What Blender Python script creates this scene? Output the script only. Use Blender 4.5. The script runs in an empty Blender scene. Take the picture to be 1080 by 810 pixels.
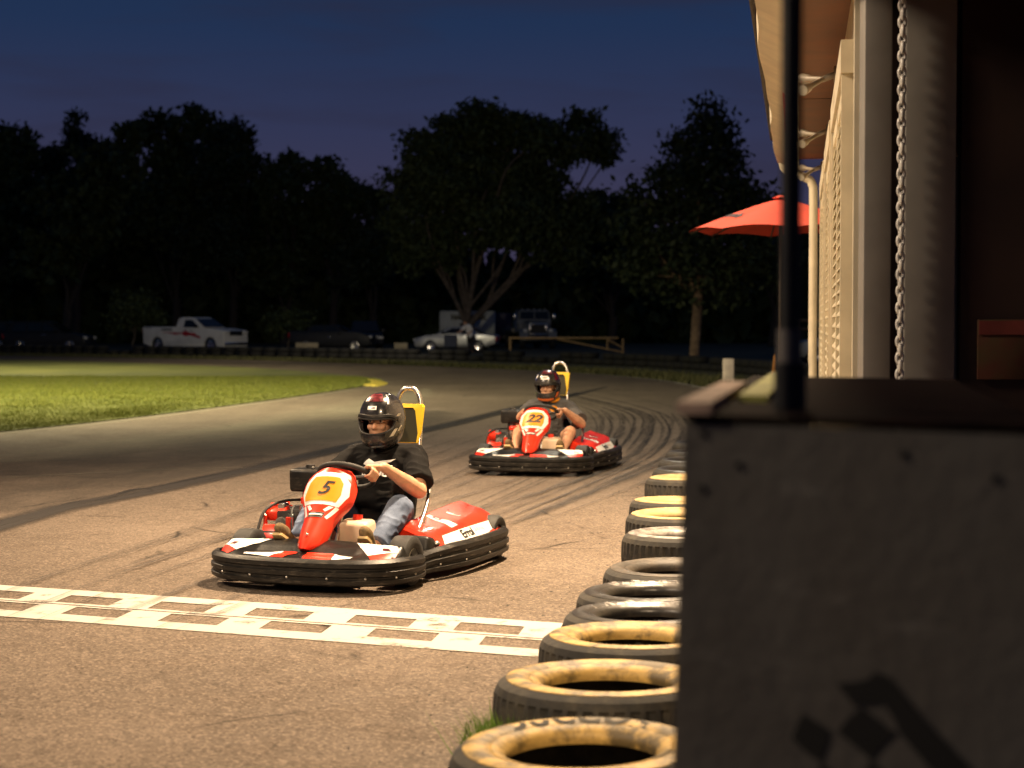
import bpy, bmesh, math, random
import numpy as np
from mathutils import Vector, Matrix, noise
from mathutils.bvhtree import BVHTree
R = math.radians
rnd = random.Random(7)
scene = bpy.context.scene
COL = scene.collection

# ---------------------------------------------------------------- camera constants (photo 1080x810)
FPX, CAMH, TILT = 1800.0, 1.5, math.atan(63 / 1800.0)

def ray(u, v):
    x, y, z = (u - 540) / FPX, 1.0, -(v - 405) / FPX
    c, s = math.cos(TILT), math.sin(TILT)
    return Vector((x, y * c + z * s, -y * s + z * c))

def G(u, v, z=0.0):
    d = ray(u, v)
    t = (z - CAMH) / d.z
    return Vector((d.x * t, d.y * t, z))

def AT(u, v, depth):
    d = ray(u, v)
    t = depth / d.y
    return Vector((d.x * t, depth, CAMH + d.z * t))

# ---------------------------------------------------------------- mesh builder
class MB:
    def __init__(s):
        s.bm = bmesh.new(); s.mi = 0; s.n0 = 0
    def _mark(s):
        s.bm.faces.ensure_lookup_table()
        for i in range(s.n0, len(s.bm.faces)):
            s.bm.faces[i].material_index = s.mi
        s.n0 = len(s.bm.faces)
    def box(s, c, size, rot=None, bevel=0.0, seg=2):
        r = bmesh.ops.create_cube(s.bm, size=1.0)
        vs = r['verts']
        M = Matrix.Translation(Vector(c)) @ (rot.to_4x4() if rot else Matrix.Identity(4)) @ Matrix.Diagonal(Vector((*size, 1)))
        for v in vs: v.co = M @ v.co
        if bevel > 0:
            es = list({e for v in vs for e in v.link_edges})
            bmesh.ops.bevel(s.bm, geom=es, offset=bevel, segments=seg, affect='EDGES', profile=0.5)
        s._mark(); return s
    def tube(s, pts, r, n=10, closed=False, cap=True):
        pts = [Vector(p) for p in pts]
        m = len(pts)
        rs = r if isinstance(r, (list, tuple)) else [r] * m
        rings = []; up = None
        for i, p in enumerate(pts):
            a = pts[(i - 1) % m] if (closed or i > 0) else p
            b = pts[(i + 1) % m] if (closed or i < m - 1) else p
            t = (b - a).normalized()
            if up is None:
                up = t.orthogonal().normalized()
            up = (up - t * up.dot(t))
            if up.length < 1e-6: up = t.orthogonal()
            up.normalize()
            w = t.cross(up)
            rings.append([s.bm.verts.new(p + (up * math.cos(k * 2 * math.pi / n) + w * math.sin(k * 2 * math.pi / n)) * rs[i]) for k in range(n)])
        for i in range(m if closed else m - 1):
            A, B = rings[i], rings[(i + 1) % m]
            for k in range(n):
                s.bm.faces.new((A[k], A[(k + 1) % n], B[(k + 1) % n], B[k]))
        if cap and not closed:
            s.bm.faces.new(rings[0][::-1]); s.bm.faces.new(rings[-1])
        s._mark(); return s
    def loft(s, rings, closed_ring=True, cap=True, closed=False):
        R_ = [[s.bm.verts.new(Vector(p)) for p in ring] for ring in rings]
        n = len(R_[0])
        for i in range(len(R_) if closed else len(R_) - 1):
            A, B = R_[i], R_[(i + 1) % len(R_)]
            for k in range(n if closed_ring else n - 1):
                try: s.bm.faces.new((A[k], A[(k + 1) % n], B[(k + 1) % n], B[k]))
                except ValueError: pass
        if cap and closed_ring and not closed:
            s.bm.faces.new(R_[0][::-1]); s.bm.faces.new(R_[-1])
        s._mark(); return s
    def lathe(s, prof, n=32, M=None, closed=True, fn=None):
        M = M or Matrix.Identity(4)
        rings = []
        for k in range(n):
            a = 2 * math.pi * k / n
            ring = []
            for j, (r, z) in enumerate(prof):
                if fn: r, z = fn(r, z, a, j)
                ring.append(M @ Vector((r * math.cos(a), r * math.sin(a), z)))
            rings.append(ring)
        return s.loft(rings, closed_ring=closed, cap=False, closed=True)
    def sphere(s, c, rad, sub=2, scale=(1, 1, 1), rot=None):
        r = bmesh.ops.create_icosphere(s.bm, subdivisions=sub, radius=1.0)
        M = Matrix.Translation(Vector(c)) @ (rot.to_4x4() if rot else Matrix.Identity(4)) @ Matrix.Diagonal(Vector((rad * scale[0], rad * scale[1], rad * scale[2], 1)))
        for v in r['verts']: v.co = M @ v.co
        s._mark(); return s
    def poly(s, pts):
        f = s.bm.faces.new([s.bm.verts.new(Vector(p)) for p in pts]); s._mark(); return s
    def prism(s, pts, d):
        """polygon extruded along vector d"""
        d = Vector(d); n = len(pts)
        A = [s.bm.verts.new(Vector(p)) for p in pts]; B = [s.bm.verts.new(Vector(p) + d) for p in pts]
        s.bm.faces.new(A[::-1]); s.bm.faces.new(B)
        for k in range(n): s.bm.faces.new((A[k], A[(k + 1) % n], B[(k + 1) % n], B[k]))
        s._mark(); return s
    def solidify(s, t):
        bmesh.ops.recalc_face_normals(s.bm, faces=s.bm.faces)
        bmesh.ops.solidify(s.bm, geom=list(s.bm.faces), thickness=t); s._mark(); return s
    def mesh(s, name, smooth=True, ang=38, normals=True):
        bm = s.bm
        if normals: bmesh.ops.recalc_face_normals(bm, faces=bm.faces)
        if smooth:
            for f in bm.faces: f.smooth = True
            for e in bm.edges:
                if len(e.link_faces) == 2 and e.calc_face_angle(0) > R(ang): e.smooth = False
        me = bpy.data.meshes.new(name); bm.to_mesh(me); bm.free()
        return me
    def build(s, name, mats, parent=None, smooth=True, ang=38, normals=True):
        return link(name, s.mesh(name, smooth, ang, normals), mats, parent)

def link(name, me, mats=None, parent=None):
    if mats is not None:
        for m in (mats if isinstance(mats, (list, tuple)) else [mats]): me.materials.append(m)
    o = bpy.data.objects.new(name, me); COL.objects.link(o)
    if parent: o.parent = parent
    return o

def thing(name, label, cat, loc=(0, 0, 0), rz=0.0, group=None):
    o = bpy.data.objects.new(name, None); COL.objects.link(o)
    o.location = loc; o.rotation_euler = (0, 0, rz); o.empty_display_size = .2
    return tag(o, label, cat, group)

def tag(o, label, cat=None, group=None):
    o['label'] = label
    if cat: o['category'] = cat
    if group: o['group'] = group
    return o

def struct(o, kind='structure'):
    o['kind'] = kind; return o

def copy_tree(o, parent=None):
    c = o.copy(); COL.objects.link(c)
    if parent: c.parent = parent
    for ch in [x for x in COL.objects if x.parent == o]:
        copy_tree(ch, c)
    return c

def remesh(mb, voxel, smooth=4, wrinkle=0.0, wfreq=18, wfun=None):
    """one continuous closed surface out of overlapping closed shapes"""
    me = mb.mesh('tmp')
    o = bpy.data.objects.new('tmp', me); COL.objects.link(o)
    m = o.modifiers.new('r', 'REMESH'); m.mode = 'VOXEL'; m.voxel_size = voxel
    if smooth:
        q = o.modifiers.new('s', 'SMOOTH'); q.factor = .5; q.iterations = smooth
    dg = bpy.context.evaluated_depsgraph_get()
    out = bpy.data.meshes.new_from_object(o.evaluated_get(dg), preserve_all_data_layers=False, depsgraph=dg)
    bpy.data.objects.remove(o); bpy.data.meshes.remove(me)
    out.materials.clear()
    if wrinkle:
        ns = [v.normal.copy() for v in out.vertices]
        for v, n in zip(out.vertices, ns):
            p = v.co
            k = noise.noise(Vector((p.x * wfreq, p.y * wfreq * .55, p.z * wfreq * 1.25)))
            k2 = noise.noise(Vector((p.x * wfreq * .4 + 9, p.y * wfreq * .4, p.z * wfreq * .7)))
            v.co = p + n * wrinkle * (1 - 2.6 * abs(k) + .8 * k2)
    out.shade_smooth()
    return out

def limb(mb, pts, n=14):
    """tapered rounded chain: pts = [(x,y,z,r), ...]"""
    for x, y, z, r in pts: mb.sphere((x, y, z), r, 2)
    for a, b in zip(pts, pts[1:]):
        pa, pb = Vector(a[:3]), Vector(b[:3])
        if (pb - pa).length > 1e-5: mb.tube([pa, pb], [a[3], b[3]], n)

def text2d(s, size=1.0, shear=0.0, bold=0.0, space=1.0):
    cu = bpy.data.curves.new('t', 'FONT'); cu.body = s; cu.size = size; cu.shear = shear; cu.offset = bold
    cu.space_character = space
    cu.align_x = 'CENTER'; cu.align_y = 'CENTER'; cu.resolution_u = 3
    o = bpy.data.objects.new('t', cu); COL.objects.link(o)
    dg = bpy.context.evaluated_depsgraph_get()
    me = o.evaluated_get(dg).to_mesh()
    vs = [(v.co.x, v.co.y) for v in me.vertices]; fs = [tuple(p.vertices) for p in me.polygons]
    o.evaluated_get(dg).to_mesh_clear()
    bpy.data.objects.remove(o); bpy.data.curves.remove(cu)
    return vs, fs

def poly2d(pts, fine=0.03):
    bm = bmesh.new()
    bm.faces.new([bm.verts.new((p[0], p[1], 0)) for p in pts])
    bmesh.ops.triangulate(bm, faces=bm.faces)
    for _ in range(5):
        es = [e for e in bm.edges if e.calc_length() > fine]
        if not es: break
        bmesh.ops.subdivide_edges(bm, edges=es, cuts=1)
        bmesh.ops.triangulate(bm, faces=[f for f in bm.faces if len(f.verts) > 3])
    bm.verts.index_update()
    vs = [(v.co.x, v.co.y) for v in bm.verts]; fs = [tuple(v.index for v in f.verts) for f in bm.faces]
    bm.free(); return vs, fs

def decal(name, shape, target, origin, udir, vdir, mat, parent, off=.003, reach=.6):
    """a thin painted shape laid on a target mesh, both in the same local space"""
    vs, fs = shape
    u, v = Vector(udir).normalized(), Vector(vdir).normalized()
    n = u.cross(v); o = Vector(origin)
    if isinstance(target, bpy.types.Mesh):
        bvh = BVHTree.FromPolygons([x.co for x in target.vertices], [tuple(p.vertices) for p in target.polygons])
    else: bvh = target
    out = []; ok = []
    for a, b in vs:
        p = o + u * a + v * b
        h = bvh.ray_cast(p + n * reach * .5, -n, reach)
        ok.append(h[0] is not None)
        out.append((h[0] + n * off) if h[0] is not None else p)
    fs = [f for f in fs if all(ok[i] for i in f)]
    me = bpy.data.meshes.new(name); me.from_pydata([tuple(p) for p in out], [], fs); me.update()
    me.shade_smooth()
    return link(name, me, mat, parent)

def spline(pts, n=8, closed=False):
    """Catmull-Rom through points"""
    P = [Vector(p) for p in pts]; m = len(P); out = []
    for i in range(m if closed else m - 1):
        if closed: a, b, c, d = P[i - 1], P[i], P[(i + 1) % m], P[(i + 2) % m]
        else: a, b, c, d = P[max(i - 1, 0)], P[i], P[i + 1], P[min(i + 2, m - 1)]
        for k in range(n):
            t = k / n
            out.append(.5 * ((2 * b) + (c - a) * t + (2 * a - 5 * b + 4 * c - d) * t * t + (3 * b - a - 3 * c + d) * t ** 3))
    if not closed: out.append(P[-1].copy())
    return out

# ---------------------------------------------------------------- materials
def mat(name, col, rough=.6, metal=0.0, var=.15, vscale=6.0, bump=0.0, bscale=60.0, coat=0.0, spec=.5, dirt=None, emit=None, trans=0.0, scuff=None):
    m = bpy.data.materials.new(name); m.use_nodes = True
    N, L = m.node_tree.nodes, m.node_tree.links
    b = N['Principled BSDF']
    b.inputs['Roughness'].default_value = rough; b.inputs['Metallic'].default_value = metal
    b.inputs['Coat Weight'].default_value = coat; b.inputs['Specular IOR Level'].default_value = spec
    b.inputs['Base Color'].default_value = (*col, 1)
    if trans: b.inputs['Transmission Weight'].default_value = trans
    tc = N.new('ShaderNodeTexCoord')
    if var:
        nz = N.new('ShaderNodeTexNoise'); nz.inputs['Scale'].default_value = vscale; nz.inputs['Detail'].default_value = 6
        L.new(tc.outputs['Object'], nz.inputs['Vector'])
        mx = N.new('ShaderNodeMix'); mx.data_type = 'RGBA'
        mx.inputs[6].default_value = (*[c * (1 - var) for c in col], 1)
        d2 = dirt or [min(1, c * (1 + var)) for c in col]
        mx.inputs[7].default_value = (*d2, 1)
        mr = N.new('ShaderNodeMapRange'); mr.inputs[1].default_value = .35; mr.inputs[2].default_value = .68
        L.new(nz.outputs['Fac'], mr.inputs[0]); L.new(mr.outputs[0], mx.inputs[0])
        cout = mx.outputs[2]
        if scuff:
            sc, scol, lo, amt = scuff
            mp = N.new('ShaderNodeMapping'); mp.inputs['Scale'].default_value = (1, 1, 5); mp.inputs['Rotation'].default_value = (.2, .1, .3); L.new(tc.outputs['Object'], mp.inputs[0])
            n3 = N.new('ShaderNodeTexNoise'); n3.inputs['Scale'].default_value = sc; n3.inputs['Detail'].default_value = 9; n3.inputs['Roughness'].default_value = .75; L.new(mp.outputs[0], n3.inputs['Vector'])
            r3 = N.new('ShaderNodeMapRange'); r3.inputs[1].default_value = lo; r3.inputs[2].default_value = lo + .1; r3.inputs[4].default_value = amt; L.new(n3.outputs['Fac'], r3.inputs[0])
            m3 = N.new('ShaderNodeMix'); m3.data_type = 'RGBA'; L.new(r3.outputs[0], m3.inputs[0]); L.new(cout, m3.inputs[6]); m3.inputs[7].default_value = (*scol, 1); cout = m3.outputs[2]
        L.new(cout, b.inputs['Base Color'])
        rr = N.new('ShaderNodeMapRange'); rr.inputs[3].default_value = max(0, rough - .1); rr.inputs[4].default_value = min(1, rough + .12)
        L.new(nz.outputs['Fac'], rr.inputs[0]); L.new(rr.outputs[0], b.inputs['Roughness'])
    if bump:
        n2 = N.new('ShaderNodeTexNoise'); n2.inputs['Scale'].default_value = bscale; n2.inputs['Detail'].default_value = 4
        L.new(tc.outputs['Object'], n2.inputs['Vector'])
        bp = N.new('ShaderNodeBump'); bp.inputs['Strength'].default_value = bump; bp.inputs['Distance'].default_value = .01
        L.new(n2.outputs['Fac'], bp.inputs['Height']); L.new(bp.outputs[0], b.inputs['Normal'])
    if emit:
        b.inputs['Emission Color'].default_value = (*emit[:3], 1); b.inputs['Emission Strength'].default_value = emit[3]
    return m

M = {}
M['red'] = mat('red_plastic', (.66, .028, .008), .30, var=.2, vscale=7, coat=.3, scuff=(9, (.09, .025, .016), .57, .7))
M['white'] = mat('white_plastic', (.74, .72, .68), .4, var=.1, vscale=14, scuff=(8, (.25, .2, .15), .6, .6))
M['yellow'] = mat('yellow_plastic', (.78, .52, .01), .45, var=.08)
M['olive'] = mat('olive_inset', (.032, .028, .008), .7, var=.2)
M['plate'] = mat('number_plate_yellow', (.66, .25, .004), .4, var=.05)
M['blackp'] = mat('black_plastic', (.010, .0095, .009), .42, var=.5, vscale=12, bump=.12, bscale=90, dirt=(.014, .012, .010), spec=.3, scuff=(11, (.10, .085, .068), .55, .6))
M['blackf'] = mat('black_fairing', (.0045, .0042, .004), .36, var=.4, vscale=12, bump=.1, bscale=90, dirt=(.008, .007, .006), spec=.2, scuff=(9, (.06, .05, .04), .62, .3))
M['rubber'] = mat('black_rubber', (.018, .017, .016), .68, var=.4, vscale=14, bump=.2, bscale=70)
M['ink'] = mat('black_ink', (.012, .011, .011), .5, var=.1)
M['metal'] = mat('bright_metal', (.6, .58, .55), .28, 1.0, var=.12, vscale=20)
M['darkmetal'] = mat('dark_metal', (.09, .085, .08), .45, .8, var=.3, vscale=20)
M['tank'] = mat('cream_tank', (.62, .47, .33), .45, var=.14, vscale=8)
M['skin'] = mat('skin', (.52, .28, .17), .5, var=.12, vscale=22, bump=.08, bscale=160)
M['tee'] = mat('black_tee', (.0085, .008, .008), .9, var=.3, vscale=10, bump=.15, bscale=220, spec=.12)
M['greytee'] = mat('grey_tee', (.075, .071, .069), .9, var=.2, vscale=10, bump=.15, bscale=220, spec=.2)
M['denim'] = mat('denim', (.06, .09, .17), .85, var=.35, vscale=9, bump=.25, bscale=240, dirt=(.13, .17, .26))
M['shorts'] = mat('dark_shorts', (.03, .028, .03), .85, var=.3, vscale=12, bump=.2, bscale=200)
M['suede'] = mat('tan_suede', (.13, .085, .035), .85, var=.35, vscale=30, bump=.2, bscale=120)
M['sole'] = mat('cream_sole', (.48, .34, .15), .6, var=.15)
M['helmet'] = mat('helmet_shell', (.018, .017, .017), .24, 0, var=.5, vscale=10, coat=.35, dirt=(.04, .036, .035))
M['darkred'] = mat('dark_red_print', (.075, .005, .008), .3, var=.7, vscale=45, coat=.5)
M['eye'] = mat('eye_white', (.40, .34, .29), .25, var=.05)
M['iris'] = mat('iris', (.03, .018, .01), .2, var=.05)
M['hair'] = mat('brown_brow', (.05, .028, .014), .8, var=.2)
M['lip'] = mat('lip', (.36, .13, .09), .5, var=.1)
K5, YAW5 = (-.93, 10.35, 0), 20
K22, YAW22 = (.33, 17.65, 0), 14
P_MAIN, P_PIT, P_INF, P_COR, P_CAR, P_FRONT, P_ACR, P_INF2 = 8300, 4200, 23000, 1900, 2000, 4600, 7000, 9000
NISH = 0.01
SKY = [(.055, (.046, .040, .080)), (.11, (.031, .036, .084)), (.17, (.015, .031, .082)), (.24, (.008, .026, .070)), (.36, (.004, .018, .048))]
# ================================================================= the kart
def belt_profile(zk=1.0):
    prof = [(-.03, .05), (-.004, .05), (0, .055), (.013, .065), (.015, .095), (.002, .108), (.002, .118), (.014, .13), (.016, .165), (.003, .178), (.003, .188),
            (.012, .2), (.012, .235), (.0, .25), (-.012, .262), (-.032, .262)]
    return [(o, .05 + (z - .05) * zk * .69) for o, z in prof]

FRONT = [(.30, .545), (.42, .600), (.56, .618), (.70, .600), (.82, .520), (.90, .385), (.935, .20), (.945, 0)]
SIDE = [(.36, .560), (.26, .580), (.14, .625), (-.02, .668), (-.2, .685), (-.45, .69), (-.68, .682), (-.82, .655), (-.9, .60)]
REAR = [(-.90, .575), (-.94, .5), (-.955, .3), (-.96, 0)]
def mirror_path(half):
    return half + [(x, -y) for x, y in half[-2::-1]]

def sweep_belt(path, zk=lambda t: .80 + .20 * min(1, 5 * t, 5 * (1 - t))):
    pts = spline([(x, y, 0) for x, y in path], 5)
    rings = []
    for i, p in enumerate(pts):
        a, b = pts[max(i - 1, 0)], pts[min(i + 1, len(pts) - 1)]
        t = (b - a).normalized()
        nrm = Vector((t.y, -t.x, 0))
        if nrm.dot(Vector((p.x, p.y, 0))) < 0: nrm = -nrm
        rings.append([p + nrm * o + Vector((0, 0, z)) for o, z in belt_profile(zk(i / (len(pts) - 1)))])
    return MB().loft(rings)

def nose_pt(s, a):
    """front face of the number panel: s from foot to top, a from -1 to 1 across"""
    ks = [(0, .038), (.03, .058), (.08, .070), (.2, .078), (.36, .088), (.46, .10), (.56, .136), (.64, .157), (.82, .155), (.95, .118), (1.0, .10)]
    for (s0, w0), (s1, w1) in zip(ks, ks[1:]):
        if s <= s1 + 1e-9:
            t = (s - s0) / (s1 - s0); w = w0 + (w1 - w0) * t; break
    x = float(np.interp(s, [0, .2, .5, .6, .9, 1], [.765, .69, .56, .52, .420, .375]))
    z = float(np.interp(s, [0, .2, .5, .6, .9, 1], [.232, .315, .44, .485, .628, .658]))
    y = a * w
    dep = .055 * abs(a) ** 2.4 + .012 * a * a
    return Vector((x - dep * .82, y, z - dep * .35))

def make_wheel(parent, x, y, rad, wid, name='wheel'):
    s = 1 if y > 0 else -1
    Mx = Matrix.Translation((x, y, rad)) @ Matrix.Rotation(-s * math.pi / 2, 4, 'X')   # z of the lathe points outwards
    hw = wid / 2
    rr = rad * .52
    w = MB().lathe([(rr * .98, -hw * .8), (rr * 1.0, hw * .8), (rr * .93, hw * .86), (rr * .82, hw * .3), (rr * .3, hw * .2), (rr * .28, hw * .75), (.001, hw * .78), (.001, -hw * .5), (rr * .9, -hw * .5)], 24, Mx)
    for k in range(4):
        a = k * math.pi / 2 + .4
        w.tube([Mx @ Vector((rr * .55 * math.cos(a), rr * .55 * math.sin(a), hw * .1)), Mx @ Vector((rr * .55 * math.cos(a), rr * .55 * math.sin(a), hw * .42))], .009, 8)
    rim = w.build(name, M['metal'], parent)
    t = MB().lathe([(rr, -hw * .86), (rad * .7, -hw), (rad * .9, -hw * .98), (rad * .985, -hw * .82), (rad, -hw * .4), (rad, hw * .4), (rad * .985, hw * .82), (rad * .9, hw * .98), (rad * .7, hw), (rr, hw * .86)], 36, Mx)
    t.build('tyre', M['rubber'], rim)

def pod_rings(s):
    out = []
    st = [(.12, .84, .88, .30), (.10, .90, .93, .30), (.0, .94, .97, .295), (-.25, .98, 1, .29), (-.5, 1.02, 1.0, .29), (-.76, 1.06, .99, .29), (-.84, 1.06, .98, .29), (-.865, 1.03, .97, .29)]
    for x, hk, wk, yi in st:
        zt = .335 * hk; zr = .262 * hk
        yr = .552 * wk; yo = .638 * wk
        ring = [(yi, .12), (yi, zt - .03), (yi + .012, zt - .008), (yi + .04, zt), (yi + .12, zt - .028), ((yi + yr) / 2 + .06, (zt + zr) / 2 - .005), (yr - .012, zr + .004), (yr, zr - .006), (yo, .172), (yo - .012, .15), (.5, .13)]
        out.append([(x, s * y, z) for y, z in ring])
    return out

def make_kart(label, loc, yaw, number):
    phi = math.atan2(-math.cos(yaw), -math.sin(yaw))
    k = thing('go_kart', label, 'go-kart', loc, phi, 'rental karts on the track')
    # chassis
    c = MB()
    c.box((.06, 0, .055), (1.36, .52, .012))
    for s in (1, -1):
        c.tube(spline([(.72, s * .16, .075), (.60, s * .28, .075), (.3, s * .30, .075), (-.3, s * .33, .08), (-.8, s * .33, .09)], 5), .016, 8)
        c.tube([(.45, s * .25, .12), (.45, s * .47, .13)], .014, 8)
        c.tube([(.62, s * .26, .085), (.80, s * .34, .10)], .012, 8)
        c.tube([(-.25, s * .3, .085), (-.25, s * .62, .15)], .012, 8)
        c.tube([(.05, s * .3, .085), (.1, s * .58, .15)], .012, 8)
    c.tube([(.60, -.28, .075), (.60, .28, .075)], .014, 8)
    c.tube([(-.8, -.33, .09), (-.8, .33, .09)], .014, 8)
    c.tube([(-.80, -.50, .14), (-.80, .50, .14)], .02, 10)
    c.build('chassis', M['darkmetal'], k)
    # bumpers
    sweep_belt(mirror_path(FRONT), lambda t: .80 + .20 * min(1, 5 * t, 5 * (1 - t))).build('front_bumper', M['blackp'], k, ang=30)
    for s in (1, -1):
        p = [(x, s * y) for x, y in SIDE]
        sweep_belt(p, lambda t: .82 + .25 * min(1, 3 * t)).build('side_bumper', M['blackp'], k, ang=30)
    sweep_belt([(x, y) for x, y in mirror_path(REAR)], lambda t: 1.05).build('rear_bumper', M['blackp'], k, ang=30)
    bolts = MB()
    fp = spline([(x, y, 0) for x, y in mirror_path(FRONT)], 5)
    for i in range(5, len(fp) - 4, 6):
        t = (fp[i + 1] - fp[i - 1]).normalized(); n = Vector((t.y, -t.x, 0))
        if n.dot(fp[i]) < 0: n = -n
        bolts.sphere(fp[i] + n * .004 + Vector((0, 0, .094)), .0085, 2)
    for s in (1, -1):
        sp = spline([(x, s * y, 0) for x, y in SIDE], 5)
        for i in range(8, len(sp) - 2, 8):
            n = Vector((0, s, 0)); bolts.sphere(sp[i] + n * .006 + Vector((0, 0, .096)), .009, 2); bolts.sphere(sp[i] + n * .006 + Vector((0, 0, .150)), .007, 2)
    bolts.build('bumper_bolts', M['metal'], k)
    # front fairing: black shell behind the bumper top
    half = [(.605, .588), (.70, .560), (.80, .490), (.875, .365), (.905, .19), (.915, 0)]
    outer = spline([(x, y, 0) for x, y in mirror_path(half)], 6)
    rings = []
    for p in outer:
        ay = abs(p.y)
        xi = .56 if ay < .34 else .595
        ring = []
        for j in range(11):
            t = j / 10
            x = p.x * (1 - t) + xi * t
            y = p.y * (1 - t * .07)
            z = .180 + (.066 + .012 * (1 - min(1, ay / .45) ** 2)) * min(1, t * 1.12) ** .85
            z -= (.022 * math.exp(-((t - .42) / .16) ** 2)) * (1 if ay < .33 else max(0, 1 - (ay - .33) / .08))
            ring.append((x, y, z))
        rings.append(ring)
    f = MB().loft(rings, closed_ring=False, cap=False).solidify(.012)
    fo = f.build('front_fairing', M['blackf'], k)
    bvf = BVHTree.FromPolygons([x.co for x in fo.data.vertices], [tuple(p.vertices) for p in fo.data.polygons])
    for s in (1, -1):
        for nm, pts, mt in (
            ('white_sticker', [(.605, .27), (.615, .53), (.655, .548), (.775, .415)], 'white'),
            ('red_sticker', [(.66, .548), (.778, .42), (.815, .45), (.72, .55)], 'red'),
            ('white_sticker', [(.75, .12 if s < 0 else .20), (.88, .15 if s < 0 else .24), (.835, .335), (.80, .335)], 'white'),
            ('red_sticker', [(.755, .03), (.885, .06), (.88, .145 if s < 0 else .235), (.75, .115 if s < 0 else .195)], 'red')):
            q = [(x, s * y) for x, y in pts]
            decal(nm, poly2d(q, .03), bvf, (0, 0, .3), (1, 0, 0), (0, 1, 0), M[mt], fo, .004)
        decal('emblem', poly2d([(.665, s * .455), (.655, s * .49), (.675, s * .515), (.69, s * .47)], .02), bvf, (0, 0, .3), (1, 0, 0), (0, 1, 0), M['darkred'], fo, .007)
    # number panel
    S = [0, .03, .08, .15, .25, .35, .42, .5, .56, .62, .7, .78, .86, .92, .96, 1.0]
    A = [-1, -.92, -.75, -.5, -.25, 0, .25, .5, .75, .92, 1]
    rings = []
    for s in S:
        front = [nose_pt(s, a) for a in A]
        back = [p + Vector((-.05, 0, -.03)) * (1 if abs(A[i]) > .8 else .9) for i, p in enumerate(front)]
        rings.append(front + back[::-1])
    nose = MB().loft(rings).build('number_panel', M['red'], k, ang=50)
    bvn = BVHTree.FromPolygons([x.co for x in nose.data.vertices], [tuple(p.vertices) for p in nose.data.polygons])
    vd = Vector((-.55, 0, .835)); o = Vector(nose_pt(.76, 0)) + Vector((.02, 0, .005))
    hexa = lambda w, h0, h1, cw, top: [(-w, h0), (w, h0), (w * cw, h0 + (h1 - h0) * .45), (w * top, h1), (-w * top, h1), (-w * cw, h0 + (h1 - h0) * .45)]
    decal('white_border', poly2d([(-.108, -.118), (.108, -.118), (.148, -.035), (.139, .045), (.086, .10), (-.086, .10), (-.139, .045), (-.148, -.035)], .022), bvn, o, (0, 1, 0), vd, M['white'], nose, .002)
    decal('number_plate', poly2d([(-.110, -.092), (.092, -.092), (.108, -.04), (.106, .032), (.078, .068), (-.078, .068), (-.108, .032), (-.120, -.06)], .022), bvn, o, (0, 1, 0), vd, M['plate'], nose, .005)
    tx = text2d(number, .15 if len(number) == 1 else .15, .36, .002 if len(number) == 1 else .005)
    decal('number', ([(x, y * .82 - .012) for x, y in tx[0]], tx[1]), bvn, o, (0, 1, 0), vd, M['ink'], nose, .0085)
    for s in (1, -1):
        q = [(s * .112, -.125), (s * .095, -.12), (s * .055, -.20), (s * .068, -.21)]
        decal('white_stripe', poly2d(q if s < 0 else q[::-1], .02), bvn, o, (0, 1, 0), vd, M['white'], nose, .003)
        q = [(s * .085, -.125), (s * .06, -.125), (s * .035, -.155), (s * .05, -.165)]
        decal('white_stripe', poly2d(q if s < 0 else q[::-1], .02), bvn, o, (0, 1, 0), vd, M['white'], nose, .003)
    decal('badge', poly2d([(-.045, -.21), (.045, -.21), (.052, -.172), (-.052, -.172)], .02), bvn, o, (0, 1, 0), vd, M['darkmetal'], nose, .003)
    decal('badge_stripe', poly2d([(-.04, -.196), (.042, -.196), (.044, -.186), (-.042, -.186)], .02), bvn, o, (0, 1, 0), vd, M['white'], nose, .006)
    MB().sphere(nose_pt(.17, .05) + Vector((.002, 0, 0)), .009, 2).build('panel_bolt', M['metal'], nose)
    # side pods
    for s in (1, -1):
        pod = MB().loft(pod_rings(s)).build('side_pod', M['red'], k, ang=28)
        bv = BVHTree.FromPolygons([x.co for x in pod.data.vertices], [tuple(p.vertices) for p in pod.data.polygons])
        vdir = Vector((0, -s * .70, .714)); udir = Vector((-s, 0, 0))
        oo = Vector((-.33, s * .597, .218))
        ww = decal('white_panel', poly2d([(s * -.42, -.052), (s * .40, -.052), (s * .48, .044), (s * -.33, .050)], .04), bv, oo, udir, vdir, M['white'], pod, .003)
        decal('red_flash', poly2d([(s * .16, -.055), (s * .405, -.055), (s * .44, -.008), (s * .29, -.026)], .04), bv, oo, udir, vdir, M['red'], pod, .006)
        t1 = text2d('Errol', .085, .3, .003); t2 = text2d('& Racing', .042, .3, 0)
        decal('lettering', ([(x - .04, y + .006) for x, y in t1[0]], t1[1]), bv, oo, udir, vdir, M['ink'], pod, .006)
        decal('faded_lettering', ([(x + .16, y + .012) for x, y in t2[0]], t2[1]), bv, oo, udir, vdir, M['tank'], pod, .006)
        # top decals
        ot = Vector((-.38, s * .44, .30))
        decal('top_sticker', poly2d([(-.09, -.09), (.01, -.09), (-.005, .095), (-.06, .095)], .03), bv, ot + Vector((.10, 0, 0)), (-1, 0, 0) if s > 0 else (1, 0, 0), (0, -s, 0), M['white'], pod, .003)
        t3 = text2d('D', .075, .15, .004)
        decal('top_letter', ([(x - .025, y + .03) for x, y in t3[0]], t3[1]), bv, ot + Vector((.10, 0, 0)), (-1, 0, 0) if s > 0 else (1, 0, 0), (0, -s, 0), M['ink'], pod, .006)
        decal('side_tag', poly2d([(.08, -.03), (.12, -.03), (.10, .06), (.075, .055)], .03), bv, ot, (-1, 0, 0) if s > 0 else (1, 0, 0), (0, -s, 0), M['white'], pod, .003)
        decal('side_tag', poly2d([(.09, -.025), (.11, -.025), (.10, .01), (.085, .01)], .03), bv, ot, (-1, 0, 0) if s > 0 else (1, 0, 0), (0, -s, 0), M['ink'], pod, .006)
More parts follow.
